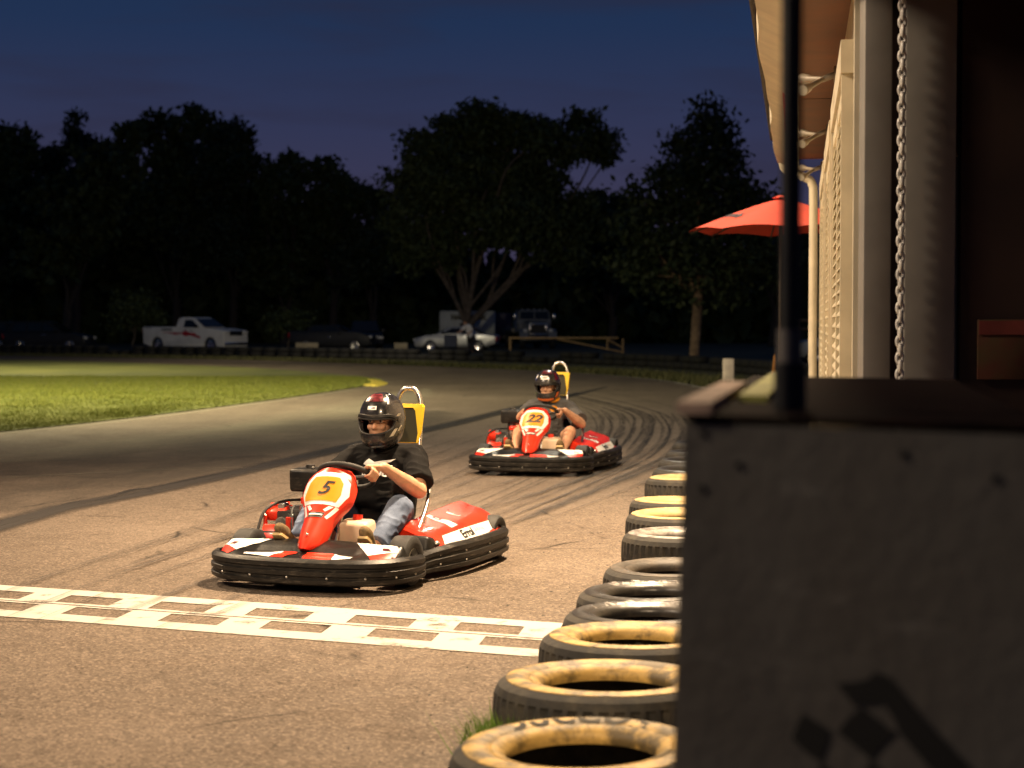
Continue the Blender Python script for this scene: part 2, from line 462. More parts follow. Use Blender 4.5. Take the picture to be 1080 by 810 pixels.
        MB().sphere((.125, s * .56, .205), .024, 2, (1, 1, .8)).build('pod_bolt', M['metal'], pod)
        # black guard between front wheel and pod, rear wheel guard
        MB().box((.20, s * .47, .17), (.12, .19, .17), Matrix.Rotation(-.2, 3, 'Y'), .03, 3).build('wheel_guard', M['blackp'], k)
        MB().box((-.90, s * .44, .19), (.05, .22, .12), Matrix.Rotation(.3, 3, 'Y'), .03, 3).build('rear_guard', M['blackp'], k)
        make_wheel(k, .46, s * .505, .145, .125)
        make_wheel(k, -.80, s * .525, .14, .19)
    # seat
    prof = [(.02, .15), (-.1, .115), (-.24, .10), (-.36, .115), (-.45, .18), (-.50, .30), (-.53, .42), (-.56, .54), (-.575, .60)]
    rings = []
    for i, (x, z) in enumerate(prof):
        t = i / (len(prof) - 1); w = [.16, .18, .19, .195, .20, .20, .19, .17, .13][i]
        lift = [.02, .05, .09, .12, .13, .10, .07, .05, .02][i]
        ring = []
        for j in range(13):
            a = -1 + 2 * j / 12
            e = abs(a) ** 3
            back = Vector((1, 0, 0)) if i > 4 else Vector((.35, 0, 1)) if i > 2 else Vector((0, 0, 1))
            p = Vector((x, a * w, z)) + back.normalized() * lift * e
            ring.append(p)
        rings.append(ring)
    MB().loft(rings, closed_ring=False, cap=False).solidify(.012).build('seat', M['blackp'], k)
    for s in (1, -1):
        b = MB()
        b.tube(spline([(.20, s * .40, .16), (.10, s * .405, .22), (-.10, s * .39, .36), (-.27, s * .35, .47), (-.42, s * .28, .53), (-.52, s * .18, .55)], 6), .013, 10)
        b.tube(spline([(-.02, s * .40, .13), (-.01, s * .40, .22), (-.10, s * .39, .33)], 5), .012, 10)
        b.build('seat_rail', M['metal'], k)
    # roll hoop with yellow headrest
    hp = [(-.66, .098, .40), (-.70, .094, .62), (-.75, .086, .86), (-.765, .082, .98), (-.77, .068, 1.04), (-.772, .036, 1.078), (-.772, 0, 1.085)]
    hp = spline(mirror_path3(hp), 4)
    MB().tube(hp, .0165, 12).build('roll_hoop', M['metal'], k)
    ho = [(-.098, .985), (.102, .985), (.116, .968), (.102, .80), (.088, .735), (-.088, .735), (-.102, .80), (-.112, .968)]
    hi = [(-.098, .962), (.050, .962), (.066, .942), (.090, .80), (.082, .739), (-.083, .739), (-.097, .80), (-.106, .955)]
    hx = lambda z: -.722 - .12 * (z - .98)
    h = MB(); h.loft([[(hx(z), y, z) for y, z in ho], [(hx(z) + .004, y, z) for y, z in hi], [(hx(z) - .03, y, z) for y, z in hi], [(hx(z) - .034, y, z) for y, z in ho]], closed=True, cap=False)
    hd = h.build('headrest', M['yellow'], k)
    h = MB(); h.prism([(hx(z) - .012, y * 1.005, z) for y, z in hi], (-.015, 0, 0)); h.build('headrest_inset', M['olive'], hd, smooth=False)  # dark olive inset filling the yellow frame
    # steering
    cen = Vector((.235, .03, .60)); nn = Vector((-.56, 0, .828)).normalized(); uu = Vector((.828, 0, .56)).normalized(); yy = Vector((0, 1, 0))
    sw = MB()
    sw.tube([cen + uu * .15 * math.sin(a) * .95 + yy * .168 * math.cos(a) for a in [2 * math.pi * i / 40 for i in range(40)]], .0165, 12, closed=True)
    ws = sw.build('steering_wheel', M['rubber'], k)
    sp = MB(); 
    for d in (yy, -yy, -uu): sp.tube([cen - nn * .02, cen + d * .15], [.016, .011], 8)
    sp.tube([cen - nn * .035, cen + nn * .008], .035, 16)
    sp.build('spokes', M['darkmetal'], ws)
    MB().tube([cen - nn * .02, (.52, .02, .17)], .011, 10).build('steering_column', M['metal'], k)
    MB().tube([(.55, .085, .15), (.36, .07, .43)], .010, 8).build('panel_stay', M['metal'], k)
    # fuel tank
    ft = MB().box((.36, .155, .255), (.15, .20, .20), Matrix.Rotation(.12, 3, 'Y'), .03, 3).build('fuel_tank', M['tank'], k)
    MB().tube([(.34, .15, .345), (.335, .15, .385)], .03, 14).build('tank_cap', M['red'], ft)
    MB().prism([(.452, .10, .165), (.452, .20, .165), (.455, .195, .21), (.457, .17, .228), (.457, .13, .228), (.455, .105, .21)], (.006, 0, .001)).build('tank_window', M['darkred'], ft)
    pd = MB()
    pd.tube([(.56, .05, .155), (.56, .32, .155)], .012, 8); pd.tube([(.56, .05, .155), (.62, .05, .09)], .009, 8); pd.tube([(.56, .32, .155), (.62, .32, .09)], .009, 8)
    pd.box((.575, .29, .20), (.012, .06, .10), None, .004)
    pd.build('brake_pedal', M['red'], k)
    pd = MB(); pd.tube([(.57, -.08, .155), (.57, -.33, .155)], .012, 8); pd.box((.585, -.28, .20), (.012, .06, .10), None, .004)
    pd.build('accelerator_pedal', M['darkmetal'], k)
    # engine on the driver's right
    e = MB()
    e.box((-.06, -.42, .27), (.24, .19, .20), None, .02)
    for i in range(6): e.box((.075 + .016 * i, -.40, .30), (.006, .15, .13), None)
    e.tube([(.05, -.40, .30), (.17, -.40, .30)], .05, 16)
    e.box((.0, -.53, .22), (.16, .05, .06), None, .012)
    for q in ((.06, -.5, .33), (.1, -.47, .37), (.17, -.34, .25)): e.sphere(q, .018, 2)
    eng = e.build('engine', M['darkmetal'], k)
    MB().lathe([(.001, .035), (.05, .035), (.085, .02), (.09, -.03), (.001, -.03)], 24, Matrix.Translation((-.06, -.535, .29)) @ Matrix.Rotation(math.pi / 2, 4, 'X')).build('recoil_cover', M['red'], eng)
    b = MB().box((-.035, -.345, .545), (.17, .215, .14), Matrix.Rotation(.05, 3, 'Y'), .02, 3)
    ab = b.build('air_box', M['blackp'], eng)
    b = MB(); b.tube([(-.035, -.345, .61), (-.035, -.345, .635)], .028, 14); b.sphere((.02, -.30, .618), .013, 2); b.tube([(-.035, -.345, .38), (-.035, -.345, .48)], .05, 14)
    b.build('air_box_cap', M['darkmetal'], ab)
    b = MB()
    b.box((.22, -.47, .235), (.05, .15, .11), Matrix.Rotation(-.5, 3, 'Y'), .018)
    b.box((-.02, -.30, .425), (.24, .10, .045), None, .012)
    b.box((.10, -.50, .345), (.11, .13, .07), Matrix.Rotation(.35, 3, 'Y'), .02); b.tube([(.16, -.555, .15), (.16, -.555, .33), (.06, -.56, .39), (-.14, -.555, .38)], .014, 8)
    b.tube([(.26, -.34, .17), (.26, -.34, .34)], .022, 10)
    b.build('engine_guard', M['red'], eng)
    b = MB()
    b.tube(spline([(.24, -.58, .20), (.16, -.56, .36), (.02, -.5, .41), (-.2, -.42, .40)], 6), .009, 8)
    b.tube(spline([(.15, -.36, .40), (.25, -.33, .36), (.3, -.3, .2)], 5), .007, 8)
    b.build('cable', M['rubber'], eng)
    b = MB()
    b.tube([(.185, -.43, .30), (.215, -.425, .30)], .032, 16); b.tube([(.10, -.33, .33), (.10, -.33, .40)], .02, 12); b.tube([(.05, -.47, .385), (.12, -.47, .385)], .022, 12)
    for q in ((.185, -.36, .34), (.185, -.36, .27), (.185, -.50, .27), (.15, -.31, .26), (.07, -.52, .30)): b.sphere(q, .013, 2)
    b.tube(spline([(.17, -.40, .25), (.22, -.37, .20), (.12, -.33, .15), (-.1, -.34, .15)], 5), .018, 10)
    b.build('engine_fittings', M['metal'], eng)
    b = MB().tube([(-.22, -.36, .30), (-.46, -.36, .30)], .05, 16).build('muffler', M['metal'], eng)
    return k

def mirror_path3(half):
    return half + [(x, -y, z) for x, y, z in half[-2::-1]]
# ================================================================= people
def helmet_pt(az, el, off=0.0):
    """local to the helmet centre; az 0 = forward, positive to the wearer's left"""
    a, b, c = .156, .133, .184
    ce, se = math.cos(el), math.sin(el)
    d = Vector((ce * math.cos(az), ce * math.sin(az), se))
    q_ = 2.35 if el > 0 else 2.1
    r = 1 / (abs(d.x / a) ** q_ + abs(d.y / b) ** q_ + abs(d.z / c) ** q_) ** (1 / q_)
    fw = max(0, math.cos(az)) ** 2
    r *= 1 + .20 * fw * math.exp(-((el + .66) / .36) ** 2) + .05 * max(0, -math.cos(az)) * math.exp(-((el - .2) / .5) ** 2)
    if el < -.7: r *= 1 - .1 * (-.7 - el)
    return d * (r + off)

def port(az):
    k = abs(az) / R(59)
    if k >= 1: return None
    e = math.sqrt(max(0, 1 - k ** 3.5))
    m = R(-3 + 7 * k * k)
    return m - R(17) * e, m + R(15) * e

def make_helmet(parent, centre, decals, tilt=0.0, tint='helmet'):
    NA, NE = 96, 64
    e0, e1 = R(-66), R(90)
    bm = bmesh.new()
    grid = [[bm.verts.new(helmet_pt(-math.pi + 2 * math.pi * i / NA, e0 + (e1 - e0) * j / NE)) for j in range(NE)] for i in range(NA)]
    top = bm.verts.new(helmet_pt(0, e1))
    for i in range(NA):
        for j in range(NE):
            az = -math.pi + 2 * math.pi * (i + .5) / NA; el = e0 + (e1 - e0) * (j + .5) / NE
            pr = port(az)
            if pr and pr[0] < el < pr[1]: continue
            i2 = (i + 1) % NA
            if j < NE - 1: bm.faces.new((grid[i][j], grid[i2][j], grid[i2][j + 1], grid[i][j + 1]))
            else: bm.faces.new((grid[i][j], grid[i2][j], top))
    bmesh.ops.delete(bm, geom=[v for v in bm.verts if not v.link_faces], context='VERTS')
    mb = MB(); mb.bm.free(); mb.bm = bm; mb.n0 = 0
    bmesh.ops.recalc_face_normals(bm, faces=bm.faces)
    bmesh.ops.solidify(bm, geom=list(bm.faces), thickness=.02)
    h = mb.build('helmet', M[tint], parent, ang=60)
    h.location = centre; h.rotation_euler = (0, tilt, 0)
    # trim round the eye port
    pts = []
    n = 28
    for i in range(n + 1):
        az = R(58.6) * (-1 + 2 * i / n); lo, hi = port(az); pts.append(helmet_pt(az, hi, .0))
    for i in range(n - 1, 0, -1):
        az = R(58.6) * (-1 + 2 * i / n); lo, hi = port(az); pts.append(helmet_pt(az, lo, .0))
    MB().tube(pts, .0065, 8, closed=True).build('port_trim', M['rubber'], h)
    for s in (1, -1):
        MB().tube([helmet_pt(s * R(74), R(9), -.002), helmet_pt(s * R(74), R(9), .008)], .017, 14).build('visor_pivot', M['darkmetal'], h)
    # raised brow above the port
    b = MB(); rings = []
    for i in range(25):
        az = R(70) * (-1 + 2 * i / 24)
        pr = port(max(-R(57), min(R(57), az))); hi = pr[1] + R(2)
        rings.append([helmet_pt(az, hi, .001), helmet_pt(az, hi + R(1), .009), helmet_pt(az, hi + R(6), .008), helmet_pt(az, hi + R(8), .001)])
    b.loft(rings, cap=True).build('brow_ridge', M['blackp'], h)
    for nm, a0, a1, l0, l1, mt, sk in decals:
        g = MB(); rr = []
        for i in range(9):
            rr.append([helmet_pt(R(a0 + (a1 - a0) * i / 8 + sk * j / 4), R(l0 + (l1 - l0) * j / 4), .0025) for j in range(5)])
        g.loft(rr, closed_ring=False, cap=False).build(nm, M[mt], h)
    return h

def hand(mb, Rp, t, nn, o, wrist):
    """fist closed round a rim at Rp: t along the rim, nn towards the driver, o outwards"""
    K = []
    for i in range(4):
        q = (i - 1.5) * .0205
        ln = [.92, 1.04, 1.0, .84][i]
        k = Rp + t * q + nn * .036 + o * .016
        K.append(k)
        chain = [(*k, .0105), (*(Rp + t * q * 1.02 + o * (.040 * ln) + nn * .008), .0098), (*(Rp + t * q * 1.02 + o * .026 * ln - nn * .027), .009), (*(Rp + t * q - o * .006 - nn * .029), .008)]
        limb(mb, chain, 10)
    for i in range(4):
        limb(mb, [(*K[i], .0125), (*(K[i] * .45 + wrist * .55 + t * (i - 1.5) * -.003), .0165), (*wrist, .022)], 10)
    th = Rp + t * -.052 + nn * .022 + o * .012
    limb(mb, [(*(wrist * .6 + K[0] * .4), .016), (*th, .013), (*(Rp + t * -.040 - o * .022 + nn * .014), .0105), (*(Rp + t * -.018 - o * .03 + nn * .004), .009)], 10)

CEN = Vector((.235, .03, .60)); NN = Vector((-.56, 0, .828)).normalized(); UU = Vector((.828, 0, .56)).normalized(); YY = Vector((0, 1, 0))

def make_driver(label, loc, yaw, style):
    phi = math.atan2(-math.cos(yaw), -math.sin(yaw))
    p = thing('person', label, 'person', loc, phi, 'drivers in the karts')
    big = style['bulk']
    hy = style.get('lean', .03)
    dz = style.get('drop', 0); H = Vector((-.265, hy, .885 - dz))
    sh = {s: Vector((-.355, s * .205 * big + hy * .6, .672 - dz)) for s in (1, -1)}
    el = {1: Vector((-.125, .345, .485)), -1: Vector((-.10, -.35, .45))}
    angs = style.get('grip', {1: R(12), -1: R(205)}); el[1] += Vector(style.get('elbow', (0, 0, 0)))
    rim = {}; wr = {}; fr = {}
    for s in (1, -1):
        a = angs[s]
        rim[s] = CEN + YY * .168 * math.cos(a) + UU * .1425 * math.sin(a)
        o = (YY * math.cos(a) + UU * math.sin(a)).normalized(); t = (NN.cross(o)).normalized() * s
        wr[s] = rim[s] + NN * .072 + o * .055 - UU * .05
        fr[s] = (t, o)
    hip = {s: Vector((-.30, s * .105, .225)) for s in (1, -1)}
    knee = {1: Vector((.03, .285, .395)), -1: Vector((.05, -.255, .40))}
    ank = {1: Vector((.375, .265, .185)), -1: Vector((.40, -.215, .185))}
    toe = {s: ank[s] + Vector((.10, s * .015, .075)) for s in (1, -1)}
    # --- body
    b = MB()
    limb(b, [(-.32, 0, .24, .13), (-.30, 0, .40, .13 * big), (-.335, hy * .5, .56, .135), (-.345, hy * .7, .66, .09), (-.315, hy, .76, .062), (-.29, hy, .86, .06)])
    for s in (1, -1):
        limb(b, [(*(sh[s] * .6 + Vector((-.345, hy * .6, .66)) * .4), .075), (*sh[s], .064 * big), (*(sh[s] * .5 + el[s] * .5), .053 * big), (*el[s], .048 * big)])
        m = el[s] * .7 + wr[s] * .3
        limb(b, [(*el[s], .048 * big), (*m, .052 * big), (*(el[s] * .35 + wr[s] * .65), .039), (*wr[s], .029)])
        hand(b, rim[s], fr[s][0], NN, fr[s][1], wr[s])
        limb(b, [(*hip[s], .10), (*(hip[s] * .5 + knee[s] * .5), .082), (*knee[s], .062)])
        limb(b, [(*knee[s], .06), (*(knee[s] * .68 + ank[s] * .32), .058), (*(knee[s] * .2 + ank[s] * .8), .038), (*ank[s], .036)])
        limb(b, [(*ank[s], .038), (*toe[s], .03)])
    # head with face
    b.sphere(H + Vector((-.005, 0, .035)), .098, 3, (1.02, .84, .98))
    b.sphere(H + Vector((.03, 0, -.035)), .075, 3, (.95, .86, 1.0))
    b.sphere(H + Vector((.052, 0, -.082)), .036, 2, (1, 1.15, .8))
    limb(b, [(*(H + Vector((.088, 0, .022))), .011), (*(H + Vector((.107, 0, -.012))), .0145), (*(H + Vector((.112, 0, -.02))), .015)])
    for s in (1, -1):
        b.sphere(H + Vector((.098, s * .014, -.022)), .011, 2)
        b.sphere(H + Vector((.074, s * .036, -.018)), .026, 2)
        limb(b, [(*(H + Vector((.079, s * .018, .0285))), .0085), (*(H + Vector((.081, s * .034, .031))), .009), (*(H + Vector((.073, s * .05, .028))), .008)])
        limb(b, [(*(H + Vector((.088, s * .012, .043))), .012), (*(H + Vector((.076, s * .05, .042))), .012)])
        b.sphere(H + Vector((-.01, s * .083, .0)), .024, 2, (.6, .35, 1.1))
    limb(b, [(*(H + Vector((.086, -.018, -.055))), .011), (*(H + Vector((.09, 0, -.054))), .0115), (*(H + Vector((.086, .018, -.055))), .011)])
    limb(b, [(*(H + Vector((.082, -.014, -.067))), .011), (*(H + Vector((.084, .014, -.067))), .011)])
    body = link('body', remesh(b, .0048, 3), M['skin'], p)
    for s in (1, -1):
        e = MB().sphere(H + Vector((.0765, s * .033, .019)), .0145, 2).build('eye', M['eye'], p)
        MB().sphere(H + Vector((.0862, s * .033, .0185)), .0078, 2).build('iris', M['iris'], e)
        MB().tube([H + Vector((.102, s * .014, .046)), H + Vector((.098, s * .035, .053)), H + Vector((.084, s * .056, .047))], [.004, .0055, .003], 8).build('eyebrow', M['hair'], p)
    MB().tube([H + Vector((.094, -.024, -.0605)), H + Vector((.0985, 0, -.060)), H + Vector((.094, .024, -.0605))], [.002, .0045, .002], 8).build('mouth', M['lip'], p)
    # --- shirt
    c = MB()
    limb(c, [(-.315, 0, .25, .15 * big), (-.275, 0, .36, .155 * big), (-.29, hy * .3, .46, .15 * big), (-.325, hy * .5, .57, .150), (-.34, hy * .7, .655, .105)])
    limb(c, [(-.335, hy, .69 - dz, .082), (-.325, hy, .715 - dz, .074)])
    for s in (1, -1):
        a = sh[s]; cuff = a * .20 + el[s] * .80
        limb(c, [(*(Vector((-.34, hy * .7, .63)) * .55 + a * .45), .098), (*(a + Vector((0, 0, .002))), .081 * big)])
        limb(c, [(*(Vector((-.32, hy * .5, .57)) * .55 + a * .45), .11), (*(a + Vector((.0, s * .005, -.03))), .078 * big)])
        d = (cuff - a).normalized()
        c.tube([a, a * .5 + cuff * .5, cuff], [.079 * big, .084 * big, .092 * big], 20)
        if style.get('drape'):
            c.tube([a + Vector((0, 0, -.03)), cuff + Vector((-.01, 0, -.035))], [.06, .062], 16)
    shirt = link('t_shirt', remesh(c, .0062, 4, .0068, 15), M[style['tee']], p)
    # collar
    MB().tube([Vector((-.318 + .078 * math.cos(a), hy + .072 * math.sin(a), .735 - dz - .03 * math.cos(a))) for a in [2 * math.pi * i / 28 for i in range(28)]], .009, 8, closed=True).build('collar', M[style['tee']], shirt)
    # --- trousers
    t = MB()
    limb(t, [(-.32, 0, .235, .145), (-.26, 0, .235, .14)])
    for s in (1, -1):
        limb(t, [(*hip[s], .115), (*(hip[s] * .5 + knee[s] * .5), .096)])
        if style['long']:
            limb(t, [(*(hip[s] * .5 + knee[s] * .5), .096), (*knee[s], .079)])
            cu = knee[s] * .12 + ank[s] * .88
            limb(t, [(*knee[s], .078), (*(knee[s] * .6 + ank[s] * .4), .073)])
            t.tube([knee[s] * .6 + ank[s] * .4, cu], [.073, .068], 18)
        else:
            cu = hip[s] * .30 + knee[s] * .70
            t.tube([hip[s] * .5 + knee[s] * .5, cu], [.096, .094], 18)
    link('jeans' if style['long'] else 'shorts', remesh(t, .0062, 4, .0062, 15), M[style['legs']], p)
    # --- shoes
    for s in (1, -1):
        q = MB()
        d = (toe[s] - ank[s]).normalized(); up = Vector((-.6, 0, .8))
        heel = ank[s] - d * .045 + Vector((0.03, 0, -.035))
        limb(q, [(*heel, .040), (*(heel * .5 + toe[s] * .5 + up * -.004), .043), (*(toe[s] + d * .05), .042), (*(toe[s] + d * .09), .035)])
        limb(q, [(*ank[s], .047), (*(heel * .6 + toe[s] * .4 + Vector((0, 0, .01))), .046)])
        so = link('shoe', remesh(q, .006, 4), M['suede'], p)
        nrm = Vector((.55, 0, -.83)); 
        so2 = MB()
        ctr = [heel, heel * .5 + toe[s] * .5, toe[s] + d * .05, toe[s] + d * .1]
        rg = []
        for i, cpt in enumerate(ctr):
            w = [.036, .040, .044, .030][i]
            base = cpt + nrm * .034
            rg.append([base + Vector((0, w, 0)), base + Vector((0, w, 0)) + nrm * .016, base + Vector((0, -w, 0)) + nrm * .016, base + Vector((0, -w, 0))])
        so2.loft(rg).build('sole', M['sole'], so)
    # --- chest print
    shape = style['print']
    for nm, shp, mt in shape:
        decal(nm, shp, shirt.data, (-.2, hy * .5, .575), (0, 1, 0), (-.25, 0, .97), M[mt], shirt, .004)
    make_helmet(p, H + Vector((-.012, 0, .008)), style['helmet'], .06)
    return p
# ================================================================= ground
def asphalt(name, base, light, warm=0.0):
    m = bpy.data.materials.new(name); m.use_nodes = True
    N, L = m.node_tree.nodes, m.node_tree.links; b = N['Principled BSDF']
    tc = N.new('ShaderNodeTexCoord')
    def noise_(sc, det=5, rough=.6, st=None):
        n = N.new('ShaderNodeTexNoise'); n.inputs['Scale'].default_value = sc; n.inputs['Detail'].default_value = det; n.inputs['Roughness'].default_value = rough
        if st:
            mp = N.new('ShaderNodeMapping'); mp.inputs['Rotation'].default_value = (0, 0, st[2]); mp.inputs['Scale'].default_value = (st[0], st[1], 1)
            L.new(tc.outputs['Object'], mp.inputs[0]); L.new(mp.outputs[0], n.inputs['Vector'])
        else: L.new(tc.outputs['Object'], n.inputs['Vector'])
        return n.outputs['Fac']
    def rng(x, a, bb, c=0., d=1.):
        r = N.new('ShaderNodeMapRange'); r.inputs[1].default_value = a; r.inputs[2].default_value = bb; r.inputs[3].default_value = c; r.inputs[4].default_value = d
        L.new(x, r.inputs[0]); return r.outputs[0]
    def mixc(f, A, B):
        x = N.new('ShaderNodeMix'); x.data_type = 'RGBA'; L.new(f, x.inputs[0])
        for i, q in ((6, A), (7, B)):
            if isinstance(q, tuple): x.inputs[i].default_value = (*q, 1)
            else: L.new(q, x.inputs[i])
        return x.outputs[2]
    c = mixc(rng(noise_(.45, 6), .35, .65), base, light)
    c = mixc(rng(noise_(.9, 4, .6, (1, .16, -.25)), .42, .72, 0, .6), c, tuple(x * .62 for x in base))
    c = mixc(rng(noise_(9, 4), .4, .7, 0, .3), c, tuple(x * 1.4 for x in light))
    # aggregate
    v = N.new('ShaderNodeTexVoronoi'); v.inputs['Scale'].default_value = 85; L.new(tc.outputs['Object'], v.inputs['Vector'])
    sep = N.new('ShaderNodeSeparateColor'); L.new(v.outputs['Color'], sep.inputs[0])
    c = mixc(rng(sep.outputs[0], .55, 1, 0, .55), c, tuple(min(1, x * 2.1) for x in light))
    c = mixc(rng(sep.outputs[1], .7, 1, 0, .7), c, tuple(x * .35 for x in base))
    # fine cracks
    wn = N.new('ShaderNodeTexNoise'); wn.inputs['Scale'].default_value = 1.3; wn.inputs['Detail'].default_value = 8; L.new(tc.outputs['Object'], wn.inputs['Vector'])
    vm = N.new('ShaderNodeMix'); vm.data_type = 'RGBA'; vm.inputs[0].default_value = .22; L.new(tc.outputs['Object'], vm.inputs[6]); L.new(wn.outputs['Color'], vm.inputs[7])
    ck = N.new('ShaderNodeTexVoronoi'); ck.feature = 'DISTANCE_TO_EDGE'; ck.inputs['Scale'].default_value = .55; L.new(vm.outputs[2], ck.inputs['Vector'])
    ckm = N.new('ShaderNodeMath'); ckm.operation = 'MULTIPLY'
    L.new(rng(ck.outputs['Distance'], .0, .009, 1, 0), ckm.inputs[0]); L.new(rng(noise_(.8, 3), .50, .60), ckm.inputs[1])
    c = mixc(ckm.outputs[0], c, tuple(x * .18 for x in base))
    L.new(c, b.inputs['Base Color'])
    L.new(rng(noise_(3, 4), .3, .7, .68, .9), b.inputs['Roughness'])
    b.inputs['Specular IOR Level'].default_value = .15
    bp = N.new('ShaderNodeBump'); bp.inputs['Strength'].default_value = .7; bp.inputs['Distance'].default_value = .006
    L.new(v.outputs['Distance'], bp.inputs['Height']); L.new(bp.outputs[0], b.inputs['Normal'])
    return m

def worn(name, col, alpha_hi=1.0, scale=9.0, lo=.38, hi=.52, stretch=None, rough=.7, edge=False):
    """paint or rubber lying on the asphalt, worn through in places"""
    m = bpy.data.materials.new(name); m.use_nodes = True
    N, L = m.node_tree.nodes, m.node_tree.links; b = N['Principled BSDF']
    b.inputs['Base Color'].default_value = (*col, 1); b.inputs['Roughness'].default_value = rough
    tc = N.new('ShaderNodeTexCoord'); n = N.new('ShaderNodeTexNoise'); n.inputs['Scale'].default_value = scale; n.inputs['Detail'].default_value = 8; n.inputs['Roughness'].default_value = .7
    src = tc.outputs['UV'] if edge else tc.outputs['Object']
    if stretch:
        mp = N.new('ShaderNodeMapping'); mp.inputs['Scale'].default_value = (stretch[0], stretch[1], 1); L.new(src, mp.inputs[0]); src = mp.outputs[0]
    L.new(src, n.inputs['Vector'])
    r = N.new('ShaderNodeMapRange'); r.inputs[1].default_value = lo; r.inputs[2].default_value = hi; r.inputs[4].default_value = alpha_hi
    L.new(n.outputs['Fac'], r.inputs[0]); a = r.outputs[0]
    if edge:
        sx = N.new('ShaderNodeSeparateXYZ'); L.new(tc.outputs['UV'], sx.inputs[0])
        m1 = N.new('ShaderNodeMath'); m1.operation = 'PINGPONG'; m1.inputs[1].default_value = .5; L.new(sx.outputs[0], m1.inputs[0])
        m2 = N.new('ShaderNodeMapRange'); m2.inputs[1].default_value = 0; m2.inputs[2].default_value = .3; L.new(m1.outputs[0], m2.inputs[0])
        m3 = N.new('ShaderNodeMath'); m3.operation = 'MULTIPLY'; L.new(a, m3.inputs[0]); L.new(m2.outputs[0], m3.inputs[1]); a = m3.outputs[0]
    L.new(a, b.inputs['Alpha'])
    return m

def flat_poly(name, pts, z, m, kind='structure'):
    bm = bmesh.new(); f = bm.faces.new([bm.verts.new((p[0], p[1], z)) for p in pts])
    if f.normal.z < 0: f.normal_flip()
    bmesh.ops.triangulate(bm, faces=bm.faces)
    me = bpy.data.meshes.new(name); bm.to_mesh(me); bm.free()
    o = link(name, me, m); o['kind'] = kind; return o

grass_dark = mat('verge_grass', (.05, .058, .022), .95, var=.4, vscale=.6, bump=.5, bscale=9, dirt=(.085, .075, .04))
bm = bmesh.new()
bmesh.ops.create_grid(bm, x_segments=4, y_segments=4, size=700)
me = bpy.data.meshes.new('ground'); bm.to_mesh(me); bm.free()
g = link('ground', me, grass_dark); g.location = (0, 300, -.012); struct(g)

M['asphalt'] = asphalt('asphalt', (.087, .067, .051), (.139, .109, .085))
outer = [(5.6, 26), (5.1, 33), (4.7, 39), (4.1, 45.5), (2.6, 51), (.4, 55.5), (-3.6, 62), (-9, 69), (-16, 75.5), (-26, 82), (-44, 90), (-70, 99)]
osp = [(p.x, p.y) for p in spline([(x, y, 0) for x, y in outer], 8)]
track = flat_poly('race_track', [(-70, -8), (12, -8), (12, 22), (6.4, 22.5)] + osp, 0.0, M['asphalt'])

inner = [(-9.2, 18.5), (-7.15, 23.5), (-6.0, 27.5), (-4.95, 32.5), (-4.1, 37.5), (-3.5, 42), (-3.6, 45.5), (-5.0, 50), (-7.6, 56), (-12.5, 63), (-22, 72), (-38, 80), (-60, 89)]
isp = [(p.x, p.y) for p in spline([(x, y, 0) for x, y in inner], 8)]
inf_pts = [(-60, 6), (-22, 9), (-13, 13)] + isp
M['infield'] = mat('infield_grass', (.085, .098, .018), .95, var=.25, vscale=.5, bump=.6, bscale=26, dirt=(.125, .125, .028))
flat_poly('infield_soil', inf_pts, .02, M['infield'])
# bladed grass of the infield
def inside(x, y, P):
    c = False; j = len(P) - 1
    for i in range(len(P)):
        if (P[i][1] > y) != (P[j][1] > y) and x < (P[j][0] - P[i][0]) * (y - P[i][1]) / (P[j][1] - P[i][1]) + P[i][0]: c = not c
        j = i
    return c
def blades(name, sampler, n, h0, h1, w, m, z0=.02):
    vs, fs = [], []
    r = random.Random(11)
    while len(fs) < n:
        q = sampler(r)
        if q is None: continue
        x, y, k = q
        a = r.uniform(0, 6.283); h = r.uniform(h0, h1) * k; ww = w * r.uniform(.6, 1.3) * k
        lx, ly = r.gauss(0, .45) * h, r.gauss(0, .45) * h
        dx, dy = math.cos(a) * ww, math.sin(a) * ww
        i = len(vs)
        vs += [(x - dx, y - dy, z0), (x + dx, y + dy, z0), (x + lx, y + ly, z0 + h)]
        fs.append((i, i + 1, i + 2))
    me = bpy.data.meshes.new(name); me.from_pydata(vs, [], fs); me.update()
    o = link(name, me, m); o['kind'] = 'stuff'; return o
def blade_mat(name, a, b_):
    m = mat(name, a, .7, var=0)
    N, L = m.node_tree.nodes, m.node_tree.links; b = N['Principled BSDF']
    gi = N.new('ShaderNodeNewGeometry'); mx = N.new('ShaderNodeMix'); mx.data_type = 'RGBA'
    mx.inputs[6].default_value = (*a, 1); mx.inputs[7].default_value = (*b_, 1)
    L.new(gi.outputs['Random Per Island'], mx.inputs[0]); L.new(mx.outputs[2], b.inputs['Base Color'])
    b.inputs['Specular IOR Level'].default_value = .2
    return m
M['blade'] = blade_mat('grass_blades', (.085, .11, .014), (.165, .165, .032))
def samp_near(r):
    y = 18.5 + 30 * r.random() ** 1.6
    x = r.uniform(-.36, -.05) * y
    if x < -.33 * y or not inside(x, y, isp + [(-60, 6), (-20, 10)]): return None
    # tufts
    if noise.noise(Vector((x * 1.3, y * 1.3, 0))) < r.uniform(-1.6, .0) : return None
    x += r.gauss(0, .07)
    return x, y, .7 + .8 * max(0, noise.noise(Vector((x * .7, y * .7, 5)))) + max(0, y - 30) * .012
blades('grass', samp_near, 150000, .02, .055, .006, M['blade'])

